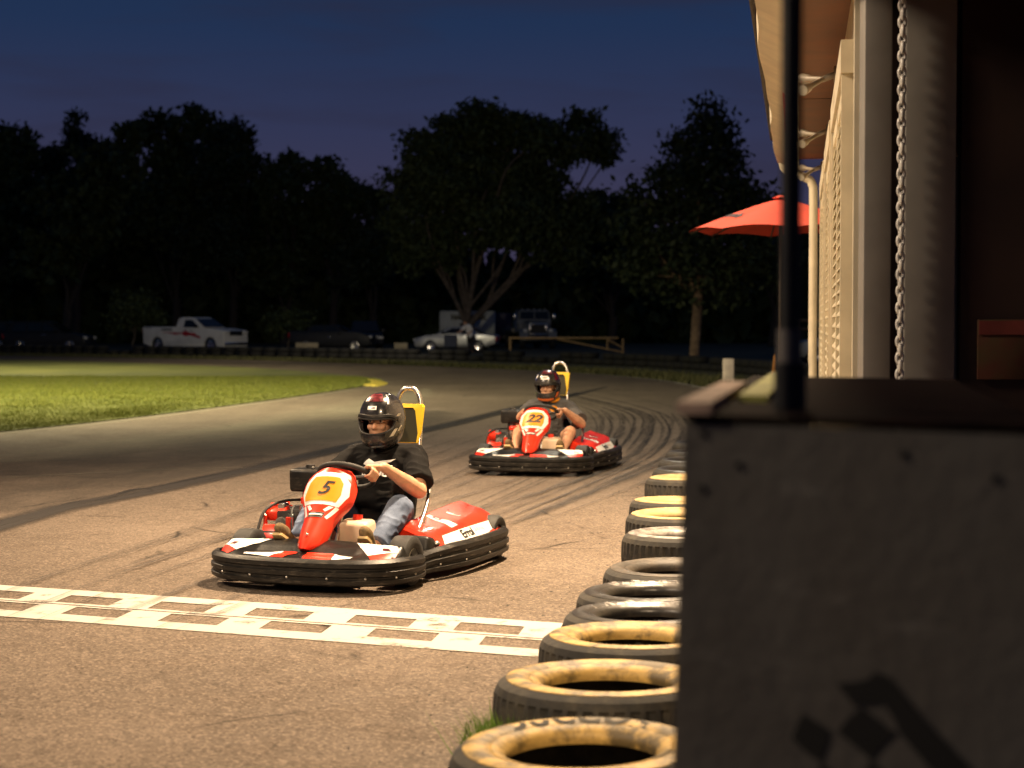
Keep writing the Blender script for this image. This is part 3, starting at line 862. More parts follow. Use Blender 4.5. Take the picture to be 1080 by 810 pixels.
M['kerbpaint'] = mat('kerb_yellow', (.55, .43, .06), .7, var=.35, vscale=5, bump=.2)
kp = [(-3.36, 41.2), (-3.28, 42.2), (-3.34, 43.6), (-3.6, 45.2)]
ksp = spline([(x, y, 0) for x, y in kp], 6)
rings = []
for i, p in enumerate(ksp):
    t = (ksp[min(i + 1, len(ksp) - 1)] - ksp[max(i - 1, 0)]).normalized(); n = Vector((t.y, -t.x, 0))
    rings.append([p + n * .16 + Vector((0, 0, .004)), p + n * .02 + Vector((0, 0, .04)), p - n * .22 + Vector((0, 0, .055)), p - n * .26 + Vector((0, 0, .0))])
struct(MB().loft(rings).build('kerb', M['kerbpaint']))

# finish line ------------------------------------------------------
M['paint'] = worn('white_road_paint', (.43, .40, .355), .95, 4, .31, .46)
M['groove'] = worn('groove_tar', (.03, .022, .016), .95, 5, .2, .35)
TL, TR, BL = G(-60, 613.5), G(594, 658), G(-60, 648.5)
dv = (TR - TL).normalized(); nv = Vector((dv.y, -dv.x, 0)); nv = nv if nv.y < 0 else -nv     # towards the camera
Lf = (TR - TL).length
skew = Vector((-.10, 0, 0))
def fl(a, b):  # along, across
    return TL + dv * (a + b * .24) + nv * b
fm = MB()
def strip(a0, a1, b0, b1, z=.004):
    fm.poly([tuple(fl(a0, b0) + Vector((0, 0, z))), tuple(fl(a1, b0) + Vector((0, 0, z))), tuple(fl(a1, b1) + Vector((0, 0, z))), tuple(fl(a0, b1) + Vector((0, 0, z)))])
W = .86
L0 = -5.2; strip(L0, Lf, 0, .160); strip(L0, Lf - .01, .385, .428); strip(L0, Lf - .01, .447, .475); strip(L0, Lf - .02, .69, W)
per, asp = .585, .345
a = -.2 - 9 * per; k = 0
while a < Lf:
    s0, s1 = a + asp, a + per
    if s1 > L0: strip(max(L0, s0), min(Lf, s1), .16, .385)
    s0, s1 = a + asp + .19, a + per + .19
    if s1 > L0 and s0 < Lf - .05: strip(max(L0, s0), min(Lf - .05, s1), .475, .69)
    a += per
fo = fm.build('finish_line', M['paint'], smooth=False); struct(fo)
fm = MB(); strip(L0 - .2, Lf + .1, .4285, .4465, .005); struct(fm.build('line_groove', M['groove'], smooth=False))

# skid marks and racing line --------------------------------------
ribbons = {'line': [], 'skid': [], 'white': [], 'pale': [], 'tar': [], 'patch': []}
RI = [0]
def ribbon(key, pts, w, taper=True):
    ribbons[key].append(([Vector((p[0], p[1], 0)) for p in pts], w, taper))
def px(l): return [tuple(G(u, v))[:2] for u, v in l]
ribbon('line', px([(-420, 690), (-200, 616), (-60, 572), (60, 538), (150, 520), (240, 501), (330, 480), (400, 464), (470, 449), (540, 432), (600, 418), (640, 408)]), .46)
ribbon('tar', px([(-420, 690), (-200, 616), (-60, 572), (0, 551), (45, 540), (80, 530), (110, 526), (140, 517), (165, 514), (210, 504), (260, 495), (310, 484), (370, 471), (430, 458), (480, 446), (550, 429), (610, 414)]), .085, False)
ribbon('patch', px([(-80, 520), (60, 500), (170, 481), (280, 463), (380, 446), (450, 433)]), 3.6)
ribbon('patch', px([(-80, 545), (60, 520), (170, 500), (280, 480)]), 1.6)
ribbon('skid', px([(100, 530), (140, 521), (160, 519), (150, 515), (120, 521)]), .05)
rr = random.Random(3)
for i in range(34):   # arcs of the hairpin exit, curving towards the pits
    t = i / 33; ph = rr.uniform(-8, 8)
    x0 = 600 + 130 * t + ph
    l = [(470 + 60 * t + ph, 412 - 6 * t), (560 + 75 * t + ph, 416 - 4 * t), (x0 + 22, 432 + 6 * t), (x0 + 34, 450 + 8 * t), (x0 + 16, 476 + 8 * t), (x0 - 40 - 20 * t, 506 + 10 * t), (x0 - 130 - 40 * t, 548 + 10 * t)]
    a, b_ = rr.choice([(0, 5), (1, 6), (2, 6), (1, 5), (2, 7), (3, 7), (2, 5)])
    ribbon('skid', px(l[a:b_]), rr.uniform(.035, .11))
for i in range(16):   # long faint marks along the straight
    x = rr.uniform(300, 640); d = rr.uniform(-40, 30)
    ribbon('skid', px([(x + 150, 455 + rr.uniform(-10, 10)), (x + 40, 500), (x - 90 + d, 548), (x - 260 + d, 605), (x - 420 + d, 668)][rr.choice([0, 1, 0]):rr.choice([4, 5, 3])]), rr.uniform(.03, .09))
ribbon('pale', px([(-60, 490), (60, 478), (180, 462), (300, 446), (400, 424), (450, 410)]), 1.8)  # wide paler band on the asphalt beside the grass
ribbon('pale', px([(-60, 508), (80, 500), (230, 494), (330, 497)]), .16)
ribbon('pale', px([(110, 494), (200, 496), (300, 500)]), .06)
ribbon('pale', [(x + .12, y) for x, y in isp[4:70]], .5, False)  # pale dirt strip along the infield edge
ribbon('white', [(x - .22, y) for x, y in osp[4:44]], .09, False)
M['line'] = worn('racing_line_rubber', (.020, .016, .013), .88, 2.0, .2, .5, (2.2, .35), .6, True)
M['skid'] = worn('skid_rubber', (.02, .016, .013), .52, 1.6, .36, .62, (1.5, .8), .6, True)
M['tar'] = worn('tar_seam', (.008, .007, .006), .95, 1.4, .2, .42, (2, 1.2), .5, True)
M['patch'] = worn('rubbered_patch', (.035, .03, .024), .40, 1.0, .30, .56, (1.6, .35), .7, True)
M['edge'] = worn('edge_line_paint', (.6, .56, .48), .75, 3, .35, .6, None, .7, False)
M['pale'] = worn('pale_overlay', (.27, .235, .17), .5, 1.2, .28, .66, (1.5, .3), .9, True)
for key, nm, mt in (('pale', 'pale_streaks', 'pale'), ('patch', 'rubbered_patch', 'patch'), ('tar', 'tar_seam', 'tar'), ('line', 'racing_line', 'line'), ('skid', 'skid_marks', 'skid'), ('white', 'edge_line', 'edge')):
    vs, fs, uvs = [], [], []
    for pts, w, taper in ribbons[key]:
        sp = spline(pts, 8); z = .004 + RI[0] * .00025; RI[0] += 1; ln = 0; off = rr.uniform(0, 40)
        for i, p in enumerate(sp):
            a, b_ = sp[max(i - 1, 0)], sp[min(i + 1, len(sp) - 1)]
            t = (b_ - a).normalized(); n = Vector((t.y, -t.x, 0))
            if i: ln += (p - sp[i - 1]).length
            q = i / (len(sp) - 1); ww = w * .5 * (min(1, 6 * q + .15, 6 * (1 - q) + .15) if taper else 1)
            vs += [tuple(p + n * ww + Vector((0, 0, z))), tuple(p - n * ww + Vector((0, 0, z)))]
            uvs += [(0, ln + off), (1, ln + off)]
            if i: k = len(vs); fs.append((k - 4, k - 3, k - 1, k - 2))
    me = bpy.data.meshes.new(nm); me.from_pydata(vs, [], fs); me.update()
    ul = me.uv_layers.new()
    for lp in me.loops: ul.data[lp.index].uv = uvs[lp.vertex_index]
    struct(link(nm, me, M[mt]))

# ================================================================= tyres beside the track
def tyre_mat(name, wall, wear, tread=(.02, .018, .016), rough=.6, lo=.42, hi=.56):
    m = bpy.data.materials.new(name); m.use_nodes = True
    N, L = m.node_tree.nodes, m.node_tree.links; b = N['Principled BSDF']
    tc = N.new('ShaderNodeTexCoord'); n = N.new('ShaderNodeTexNoise'); n.inputs['Scale'].default_value = 7; n.inputs['Detail'].default_value = 9; n.inputs['Roughness'].default_value = .68
    L.new(tc.outputs['Object'], n.inputs['Vector'])
    r = N.new('ShaderNodeMapRange'); r.inputs[1].default_value = lo; r.inputs[2].default_value = hi; L.new(n.outputs['Fac'], r.inputs[0])
    mx = N.new('ShaderNodeMix'); mx.data_type = 'RGBA'; mx.inputs[6].default_value = (*wear, 1); mx.inputs[7].default_value = (*wall, 1); L.new(r.outputs[0], mx.inputs[0])
    n2 = N.new('ShaderNodeTexNoise'); n2.inputs['Scale'].default_value = 30; n2.inputs['Detail'].default_value = 5; L.new(tc.outputs['Object'], n2.inputs['Vector'])
    r2 = N.new('ShaderNodeMapRange'); r2.inputs[1].default_value = .3; r2.inputs[2].default_value = .7; r2.inputs[3].default_value = .78; r2.inputs[4].default_value = 1.12; L.new(n2.outputs['Fac'], r2.inputs[0])
    vm = N.new('ShaderNodeVectorMath'); vm.operation = 'SCALE'; L.new(mx.outputs[2], vm.inputs[0]); L.new(r2.outputs[0], vm.inputs['Scale'])
    L.new(vm.outputs[0], b.inputs['Base Color'])
    b.inputs['Roughness'].default_value = rough
    bp = N.new('ShaderNodeBump'); bp.inputs['Strength'].default_value = .3; bp.inputs['Distance'].default_value = .008; L.new(n2.outputs['Fac'], bp.inputs['Height']); L.new(bp.outputs[0], b.inputs['Normal'])
    return m
M['tread'] = tyre_mat('tyre_tread', (.013, .0115, .0095), (.036, .03, .02), rough=.8)
M['ywall'] = tyre_mat('yellow_sidewall', (.44, .285, .078), (.09, .062, .022), lo=.42, hi=.56)
M['ywall_pale'] = tyre_mat('pale_yellow_sidewall', (.40, .29, .13), (.14, .10, .045), lo=.33, hi=.47)
M['bwall'] = tyre_mat('black_sidewall', (.014, .013, .012), (.036, .031, .026), rough=.38)
M['brwall'] = tyre_mat('brown_black_sidewall', (.03, .024, .018), (.07, .054, .038), rough=.6)
M['gwall'] = tyre_mat('grey_sidewall', (.30, .28, .26), (.10, .09, .085), rough=.38, lo=.4, hi=.55)

def make_tyre(label, x, y, Rr, h, wall, word=None, word_mat='tread', rot=0.0, tilt=(0, 0)):
    t = thing('tyre', label, 'tyre', (x, y, 0.002), rot, 'tyres lying along the track edge')
    sq = random.Random(int(x * 977 + y * 131)).uniform(-.025, .025); t.scale = (1 + sq, 1 - sq, 1)
    if tilt != (0, 0): t.rotation_euler = (tilt[0], tilt[1], rot)
    ri = Rr * .56
    n = 144
    tr = MB()
    nb = 48
    def fn(r, z, a, j):
        if j in (3, 4, 5, 6):
            ph = (a / (2 * math.pi) * nb) % 1
            off = .5 if j > 4 else 0
            if ((ph + off) % 1) < .22: r -= .012
        return r, z
    tr.lathe([(Rr * .90, .012), (Rr * .955, .02), (Rr * .985, .045), (Rr * .992, .055), (Rr, h * .40), (Rr, h * .60), (Rr * .992, h - .055), (Rr * .985, h - .045), (Rr * .955, h - .02), (Rr * .915, h - .008), (Rr * .885, h - .001), (Rr * .87, h - .02), (Rr * .90, .03)], n, None, True, fn)
    tr.build('tread', M['tread'], t, ang=25)
    sw = MB()
    wp = [(Rr * .90, h - .03), (Rr * .884, h + .0015), (Rr * .86, h + .005), (Rr * .80, h + .010), (Rr * .74, h + .006), (Rr * .70, h + .0), (Rr * .685, h - .004), (Rr * .67, h - .000), (Rr * .625, h - .006), (ri * 1.03, h - .02), (ri, h - .038), (ri * 1.02, h - .055), (Rr * .66, h - .05), (Rr * .86, h - .03)]
    sw.lathe(wp, 72)
    s = sw.build('sidewall', wall, t, ang=40)
    sw = MB(); sw.lathe([(r, h - z) for r, z in wp], 72); sw.build('sidewall', M['bwall'], t, ang=40)
    if word:
        w = text2d(word, .085 * Rr / .33, 0, .005, 1.2)
        r0 = Rr * .775
        vs = []
        up_ = sorted((r, z) for r, z in wp if z > h - .0315)
        for a, b_ in w[0]:
            an = math.pi / 2 - a / r0 - rot
            rad = min(r0 + b_, Rr * .882)
            zz = np.interp(rad, [q[0] for q in up_], [q[1] for q in up_]) + .0022
            vs.append((rad * math.cos(an), rad * math.sin(an), zz))
        me = bpy.data.meshes.new('lettering'); me.from_pydata(vs, [], w[1]); me.update()
        link('lettering', me, M[word_mat], s)
    return t
TY = [  # x, y, R, h, wall, word, label
    (.215, 5.15, .405, .22, 'ywall', 'DUCCON', 'yellow painted tyre with big raised letters, nearest the camera'),
    (.345, 6.09, .405, .23, 'ywall', None, 'dirty yellow tyre with chunky tread, second of the row, grass at its foot'),
    (.500, 6.98, .39, .22, 'ywall', None, 'worn yellow tyre beside the end of the chequered finish line'),
    (.610, 7.60, .385, .21, 'bwall', 'FIRESTUNES', 'black tyre with raised sidewall letters just behind the third yellow one'),
    (.685, 8.22, .375, .21, 'bwall', 'GENERAL', 'black tyre with whitened scuffed letters, fifth of the row'),
    (.86, 9.02, .37, .21, 'brwall', None, 'brownish black tyre with a cut notch in its edge'),
    (1.03, 10.25, .37, .24, 'gwall', 'RADIAL', 'tyre with shiny grey white sidewall between black and yellow ones'),
    (1.13, 11.40, .37, .23, 'ywall_pale', None, 'brightly lit yellow tyre just behind the grey walled one'),
    (1.215, 12.35, .37, .22, 'ywall_pale', None, 'brightly lit yellow tyre, middle of three glowing in the light'),
    (1.46, 13.9, .37, .25, 'ywall_pale', None, 'pale yellow tyre with a ragged side, furthest of the yellow ones'),
    (1.62, 15.2, .37, .21, 'bwall', None, 'smooth black tyre right behind the last yellow one'),
    (1.76, 16.2, .37, .21, 'bwall', None, 'glossy black tyre, third from the far end of the row'),
    (1.93, 17.3, .37, .21, 'bwall', None, 'glossy black tyre, last but one at the far end'),
    (2.12, 18.6, .37, .21, 'bwall', None, 'farthest black tyre at the end of the trackside row'),
]
for i, (x, y, Rr, h, wl, wd, lb) in enumerate(TY):
    make_tyre(lb, x, y, Rr, h, M[wl], wd, 'tread' if wl.startswith('y') else 'gwall', rnd.uniform(-.3, .3) if not wd else .45, (rnd.uniform(-.022, .022), rnd.uniform(-.022, .022)))
# notch patch on the sixth tyre
# tuft of grass between the first tyres
def samp_tuft(r):
    return -.035 + r.gauss(0, .05), 5.86 + r.gauss(0, .08), 1.0
tf = blades('grass_tuft', samp_tuft, 700, .06, .17, .005, blade_mat('tuft_blades', (.06, .13, .015), (.14, .22, .03)), 0.0)
tf['kind'] = 'thing'; tag(tf, 'small tuft of green grass growing between the two nearest tyres', 'grass tuft')

# rubber crumbs swept off the racing line
cr_ = MB(); rc = random.Random(21)
vs_, fs_ = [], []
for i in range(420):
    y = rc.uniform(4.2, 24); edge = np.interp(y, [q[1] for q in TY], [q[0] - q[2] for q in TY])
    x = edge - .03 - abs(rc.gauss(0, .33)); sz = rc.uniform(.002, .0065); a = rc.uniform(0, 6.28); l = rc.uniform(1, 2.6)
    k = len(vs_); ca, sa = math.cos(a) * sz * l, math.sin(a) * sz * l; h = sz * .8
    vs_ += [(x - ca, y - sa, .001), (x + sa * .5, y - ca * .5, .001), (x + ca, y + sa, .001), (x - sa * .5, y + ca * .5, .001), (x, y, h + .001)]
    fs_ += [(k, k + 1, k + 4), (k + 1, k + 2, k + 4), (k + 2, k + 3, k + 4), (k + 3, k, k + 4)]
me = bpy.data.meshes.new('rubber_crumbs'); me.from_pydata(vs_, [], fs_); me.update()
cb_ = link('rubber_crumbs', me, M['rubber']); cb_['kind'] = 'stuff'

# ================================================================= wooden barrier box and post in the near right
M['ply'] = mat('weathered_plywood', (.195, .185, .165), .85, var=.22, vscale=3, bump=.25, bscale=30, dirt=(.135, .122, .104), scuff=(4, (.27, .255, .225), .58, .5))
M['plytop'] = mat('shaded_board', (.012, .0055, .0045), .9, var=.5, vscale=6, bump=.3, bscale=30, dirt=(.018, .009, .007), spec=.08)  # dark red board, colour lowered further to carry the eave's shade
M['cap_edge'] = mat('lit_wood_edge', (.48, .34, .26), .8, var=.3, vscale=8, bump=.2)  # pale colour holds the light falling on the lid's left edge
M['greenpaint'] = mat('yellow_green_paint', (.42, .42, .10), .7, var=.35, vscale=9)
M['flag'] = mat('black_flag_paint', (.012, .012, .011), .7, var=.2)
A = AT(722, 437, 2.60); B = AT(1110, 465, 2.30)
topz = A.z; B.z = topz
side = Vector((.19, .98, 0)).normalized()
fr = (B - A).normalized(); nrm = Vector((fr.y, -fr.x, 0)); nrm = nrm if nrm.y < 0 else -nrm
box_ = thing('barrier_box', 'weathered wooden barrier box with a black chequered flag painted on it', 'barrier', (A.x, A.y, 0))
box_.location = (0, 0, 0)
th = .03
Al = A + Vector((-.042, 0, 0)); 
q = [Vector((Al.x, Al.y, 0)), Vector((B.x, B.y, 0)), Vector((B.x, B.y, topz - .014)), Vector((A.x, A.y, topz - .014))]
front = MB().prism(q, -nrm * th).build('front_panel', M['ply'], box_, smooth=False)
C_ = A + side * 2.0; D_ = B + side * 2.0
MB().prism([q[0] - nrm * .032, q[3] - nrm * .032, Vector((C_.x, C_.y, topz - .03)), Vector((C_.x - .03, C_.y, 0))], Vector((th, 0, 0))).build('side_panel', M['ply'], box_, smooth=False)
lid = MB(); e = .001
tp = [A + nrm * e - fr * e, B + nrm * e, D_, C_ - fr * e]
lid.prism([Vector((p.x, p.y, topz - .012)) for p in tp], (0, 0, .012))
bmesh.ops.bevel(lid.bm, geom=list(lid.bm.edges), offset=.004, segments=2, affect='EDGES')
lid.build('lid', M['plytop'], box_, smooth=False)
# left edge of the lid, light put into its paler colour, and a painted strip
def on_lid(a, b, z): 
    p = A + fr * a + side * b; return Vector((p.x, p.y, z))
MB().prism([on_lid(-.012, -.012, topz + .001), on_lid(.045, -.012, topz + .001), on_lid(.045, .98, topz + .001), on_lid(-.012, .98, topz + .001)], (0, 0, .018)).build('lit_edge', M['cap_edge'], box_, smooth=False)
MB().prism([on_lid(.06, .45, topz + .001), on_lid(.115, .45, topz + .001), on_lid(.115, 1.95, topz + .001), on_lid(.06, 1.95, topz + .001)], (0, 0, .012)).build('painted_strip', M['greenpaint'], box_, smooth=False)
def on_front(u, v, lift=.0015):
    d = ray(u, v); t = (A - Vector((0, 0, CAMH))).dot(nrm) / d.dot(nrm)
    return Vector((0, 0, CAMH)) + d * t + nrm * lift
def zc(l): return [(820 + x / 5.4, 690 + y / 5.4) for x, y in l]
FL = [[(150, 335), (225, 385), (305, 430), (285, 520), (250, 612), (165, 560), (85, 480), (110, 405)],
      [(480, 295), (580, 375), (680, 450), (600, 520), (535, 600), (440, 520), (340, 440), (405, 365)],
      [(335, 165), (430, 160), (505, 148), (560, 100), (640, 128), (860, 390), (1100, 640), (1300, 850), (1180, 900), (1000, 760), (860, 640), (700, 450), (660, 360), (610, 282), (520, 290), (430, 285), (385, 225)],
      [(250, 615), (350, 690), (460, 760), (420, 860), (380, 930), (290, 860), (200, 790), (225, 700)],
      [(535, 605), (640, 690), (740, 760), (690, 840), (640, 920), (560, 840), (462, 760), (500, 680)]]
fm = MB()
for pl in FL:
    fm.poly([tuple(on_front(u, v)) for u, v in zc(pl)])
fm.build('flag_emblem', M['flag'], box_, smooth=False, normals=False)
for u, v in ((742, 457), (779, 490), (741, 515), (953, 479), (738, 731), (1050, 505)):
    p = on_front(u, v, 0); MB().tube([p - nrm * .004, p + nrm * .003], .0055, 12).build('screw', M['flag'], box_)

po = G(833, 437, topz); pk = on_lid(.165, .06, topz)
pole = thing('support_pole', 'black metal pole with a grey band rising from the barrier box', 'pole', tuple(AT(833, 437, 2.72)[:2]) + (topz + .001,))
M['polebl'] = mat('black_pole_paint', (.012, .012, .012), .5, var=.3)
MB().tube([(0, 0, 0), (0, 0, 3.2 - topz - .004)], .0165, 20).build('shaft', M['polebl'], pole)
MB().tube([(0, 0, .0), (0, 0, .075)], .026, 20).build('sleeve', M['polebl'], pole)
M['greytape'] = mat('grey_tape', (.17, .155, .145), .6, var=.2)
MB().tube([(0, 0, .076), (0, 0, .128)], .0195, 20).build('grey_band', M['greytape'], pole)

# ================================================================= clubhouse
S_ = Vector((.1655, .9862, 0)); W0 = Vector((3.2, 17.5, 0))          # wall direction, far corner
OUT = Vector((-.9862, .1655, 0))                                        # out of the wall, to the track
def wp(y, out=0.0, z=0.0):
    t = (y - 17.5) / S_.y
    return W0 + S_ * t + OUT * out + Vector((0, 0, z))
M['siding'] = mat('cream_siding', (.62, .54, .38), .6, var=.12, vscale=4, bump=.1)
M['trim'] = mat('cream_trim', (.70, .63, .47), .5, var=.1, vscale=5)
M['shutter'] = mat('cream_shutter', (.70, .62, .44), .5, var=.12, vscale=6)
M['soffit'] = mat('brown_soffit_board', (.17, .07, .032), .6, var=.25, vscale=3, bump=.15)
M['postw'] = mat('white_post_paint', (.27, .25, .222), .6, var=.12, vscale=4)
M['brownwall'] = mat('dark_brown_door', (.022, .009, .006), .6, var=.3, vscale=3)
M['roof'] = mat('roof_shingle', (.06, .05, .045), .9, var=.3, vscale=12, bump=.4)
M['orange'] = mat('orange_canvas', (.80, .075, .028), .8, var=.1, vscale=5, bump=.1)
M['lampgrey'] = mat('lamp_housing', (.30, .26, .20), .5, var=.2)
ch = thing('clubhouse', 'cream clubhouse with louvred shutters and brown soffit beside the track', 'building')
Z = Vector((0, 0, 1))
def slab(mb, y0, y1, o0, o1, z0, z1):
    """a box along the wall between two stations"""
    P = [wp(y0, o0, z0), wp(y1, o0, z0), wp(y1, o1, z0), wp(y0, o1, z0)]
    mb.prism([tuple(p) for p in P], (0, 0, z1 - z0))
EZ = 3.2
w = MB(); slab(w, 7.8, 17.5, -.12, 0, 0, EZ - .02); w.build('wall', M['siding'], ch, smooth=False)
w = MB(); P = [wp(17.5, 0), wp(17.5, -5)]; 
w.prism([tuple(wp(17.36, -.13)), tuple(wp(17.5, -.13)), tuple(wp(17.5, -6)), tuple(wp(17.36, -6))], (0, 0, EZ - .02)); w.build('end_wall', M['siding'], ch, smooth=False)
w = MB(); slab(w, -3, 17.62, -5.8, .44, EZ, EZ + .03); w.build('soffit', M['soffit'], ch, smooth=False)
w = MB(); slab(w, 12.9, 12.915, .0, .26, EZ - .003, EZ - .001); w.build('soffit_joint', M['brownwall'], ch, smooth=False)
w = MB(); fy = -3.0; rr2 = random.Random(5)
rings = []
while fy <= 17.7:
    j = .012 * math.sin(fy * 1.3) + .008 * math.sin(fy * 3.1)
    rings.append([wp(fy, .27, EZ - .10), wp(fy, .29, EZ - .115), wp(fy, .50 + j, EZ - .01 + j), wp(fy, .51 + j, EZ + .20), wp(fy, .445, EZ + .20), wp(fy, .445, EZ + .04), wp(fy, .442, EZ - .004), wp(fy, .28, EZ - .004)]); fy += .45
w.loft(rings); fas = w.build('fascia', M['trim'], ch)
w = MB(); w.prism([tuple(wp(12.0, .31, EZ - .108)), tuple(wp(14.4, .31, EZ - .108)), tuple(wp(14.4, .38, EZ - .072)), tuple(wp(12.0, .38, EZ - .072))], tuple(OUT * -.004 + Z * -.006)); w.build('orange_panel', M['orange'], fas, smooth=False)
w = MB(); w.prism([tuple(wp(-3, .56, EZ + .21)), tuple(wp(17.8, .56, EZ + .21)), tuple(wp(17.8, -3, EZ + 1.7)), tuple(wp(-3, -3, EZ + 1.7))], (0, 0, .05)); w.build('roof', M['roof'], ch, smooth=False)
# windows with louvred shutters
def window(y0, y1):
    f = MB(); z0, z1 = .55, 2.72
    d = .05
    slab(f, y0, y0 + .11, .002, .06, z0, z1); slab(f, y1 - .11, y1, .002, .06, z0, z1)
    slab(f, y0 - .03, y1 + .03, .002, .065, z1, z1 + .16); slab(f, y0 - .03, y1 + .03, .002, .07, z0 - .08, z0 - .001)
    fr_ = f.build('window', M['trim'], ch, smooth=False)
    p = MB(); slab(p, y0 + .113, y1 - .113, .001, .006, z0 + .002, z1 - .002); p.build('pane', M['brownwall'], fr_, smooth=False)
    s = MB()
    mid = (y0 + y1) / 2
    for a, b_ in ((y0 + .125, mid - .02), (mid + .02, y1 - .125)):
        slab(s, a, a + .07, .012, .052, z0 + .03, z1 - .03); slab(s, b_ - .07, b_, .012, .052, z0 + .03, z1 - .03)
        slab(s, a + .071, b_ - .071, .012, .050, z0 + .03, z0 + .11); slab(s, a + .071, b_ - .071, .012, .050, z1 - .11, z1 - .03)
        z = z0 + .125
        while z < z1 - .14:
            P = [wp(a + .072, .016, z + .045), wp(a + .072, .050, z), wp(b_ - .072, .050, z), wp(b_ - .072, .016, z + .045)]
            s.prism([tuple(q_) for q_ in P], (0, 0, .010)); z += .062
    s.build('shutter', M['shutter'], fr_, smooth=False)
for y0, y1 in ((8.35, 11.0), (11.6, 13.8), (14.4, 16.9)): window(y0, y1)
c = MB(); slab(c, 7.66, 7.79, -.10, .02, 0, EZ - .03); c.build('corner_post', M['trim'], ch, smooth=False)
# porch cross wall facing the camera
def porch(name, x0, x1, y, z0, z1, m, t=.12):
    o = MB().box(((x0 + x1) / 2, y + t / 2, (z0 + z1) / 2), (x1 - x0, t, z1 - z0), None, .008).build(name, m, ch); return o
yb = 7.42
porch('porch_post', 1.525, 1.645, yb, 0, EZ - .03, M['postw'])
porch('porch_post', 1.703, 1.925, yb, 0, EZ - .03, M['postw'])
porch('brown_door', 1.95, 3.6, yb + .02, 0, EZ - .03, M['brownwall'], .06)
porch('back_board', 1.62, 1.73, yb + .16, 0, EZ - .03, M['brownwall'], .03)
# security lights under the eave: two-headed
M['lens'] = mat('lamp_lens', (.5, .48, .4), .2, var=.05)
for y in (10.3, 13.3, 16.3):
    b = MB(); b.tube([wp(y, .005, 3.0), wp(y, .06, 3.0)], .05, 14); b.tube([wp(y, .05, 3.0), wp(y, .13, 2.97)], .02, 10)
    fl_ = b.build('security_light', M['lampgrey'], ch)
    for s in (-1, 1):
        h = MB(); a0 = wp(y, .12, 2.975); a1 = wp(y + s * .16, .20, 2.94 + (.06 if s > 0 else -.03)); a2 = a1 + (a1 - a0).normalized() * .10
        h.tube([a0, a1, a1 + (a2 - a1) * .3, a2], [.014, .018, .028, .034], 14); hd = h.build('lamp_head', M['lampgrey'], fl_)
        MB().tube([a2, a2 + (a2 - a1) * .06], .030, 14).build('lens', M['lens'], hd)
# downspout at the far corner
d0 = 17.62
b = MB(); b.tube(spline([wp(d0, .42, EZ + .02), wp(d0, .40, EZ - .10), wp(d0, .20, EZ - .19), wp(d0, .13, EZ - .26), wp(d0, .115, EZ - .5), wp(d0, .115, 1.2), wp(d0, .115, .2), wp(d0, .2, .08)], 6), .045, 14)
b.build('downspout', M['trim'], ch)
# hanging chain between the porch posts
chn = MB()
z = EZ - .02; k = 0; cx_, cy_ = 1.674, yb - .05
while z > .9:
    ax = Vector((1, 0, 0)) if k % 2 == 0 else Vector((0, 1, 0))
    chn.tube([Vector((cx_, cy_, z - .025)) + ax * .012 * math.cos(a) + Z * .0235 * math.sin(a) for a in [2 * math.pi * i / 14 for i in range(14)]], .0085, 8, closed=True)
    z -= .036; k += 1
M['chain'] = mat('pale_chain', (.86, .83, .76), .35, 0, var=.08)
tag(chn.build('chain', M['chain']), 'pale link chain hanging between the two white porch posts', 'chain')
# board on the brown door
nb = thing('notice_board', 'small faded red and yellow board on the dark brown door', 'notice board', (2.10, yb + .016, 1.33))
MB().box((0.06, -.008, .06), (.27, .014, .26), None, .004).build('board', mat('faded_board', (.20, .15, .05), .7, var=.6, vscale=7, dirt=(.12, .03, .02)), nb)
MB().box((0.06, -.0175, .155), (.262, .004, .06), None).build('red_heading', mat('faded_red', (.20, .04, .03), .7, var=.4), nb)

# ================================================================= parasol
um = thing('parasol', 'open orange red canvas parasol beyond the end of the clubhouse', 'parasol', tuple(AT(824, 240, 20.4)[:2]) + (0,))
zr, za = 2.60, 2.99; Rd = 1.10
M['umbpole'] = mat('parasol_pole', (.06, .045, .03), .5, var=.2)
c = MB(); rings = []
n8 = 8; a0 = R(180 - 2)
ctr = []
for j in range(7):
    t = j / 6
    ring = []
    for i in range(n8 * 6):
        a = a0 + 2 * math.pi * i / (n8 * 6)
        ph = (i % 6) / 6
        sag = 1 - .055 * math.sin(math.pi * ph) * t
        chord = math.cos(math.pi / n8) / math.cos((ph - .5) * 2 * math.pi / n8)
        r = (.03 + (Rd - .03) * t) * chord / math.cos(math.pi / n8) * (1 if False else 1)
        r = min(r, .03 + (Rd - .03) * t) * (1 - .02 * math.sin(math.pi * ph) * t)
        zz = za - (za - zr) * (t ** 1.15) - .03 * math.sin(math.pi * ph) * t * 0 + .035 * math.sin(math.pi * ph) * t
        ring.append((r * math.cos(a), r * math.sin(a), zz))
    rings.append(ring)
c.loft(rings, cap=False)
cano = c.build('canopy', M['orange'], um, ang=12)
c = MB(); c.loft([[(.11 * t * math.cos(a0 + i * math.pi / 8), .11 * t * math.sin(a0 + i * math.pi / 8), za + .055 - .04 * t) for i in range(16)] for t in (.12, .6, 1)], cap=False); c.build('vent_cap', M['orange'], um)
MB().tube([(0, 0, 0), (0, 0, za + .05)], .024, 14).build('pole', M['umbpole'], um)
MB().lathe([(.001, 0), (.28, 0), (.28, .06), (.05, .09), (.04, .3), (.001, .3)], 24).build('base', M['darkmetal'], um)
for i in range(8):
    a = a0 + 2 * math.pi * i / 8
    MB().tube([(.03 * math.cos(a), .03 * math.sin(a), za - .03), (Rd * .98 * math.cos(a), Rd * .98 * math.sin(a), zr - .012)], .009, 6).build('rib', M['umbpole'], um)
bvc = cano.data
am = a0 + math.pi / 8   # panel facing the track and the camera
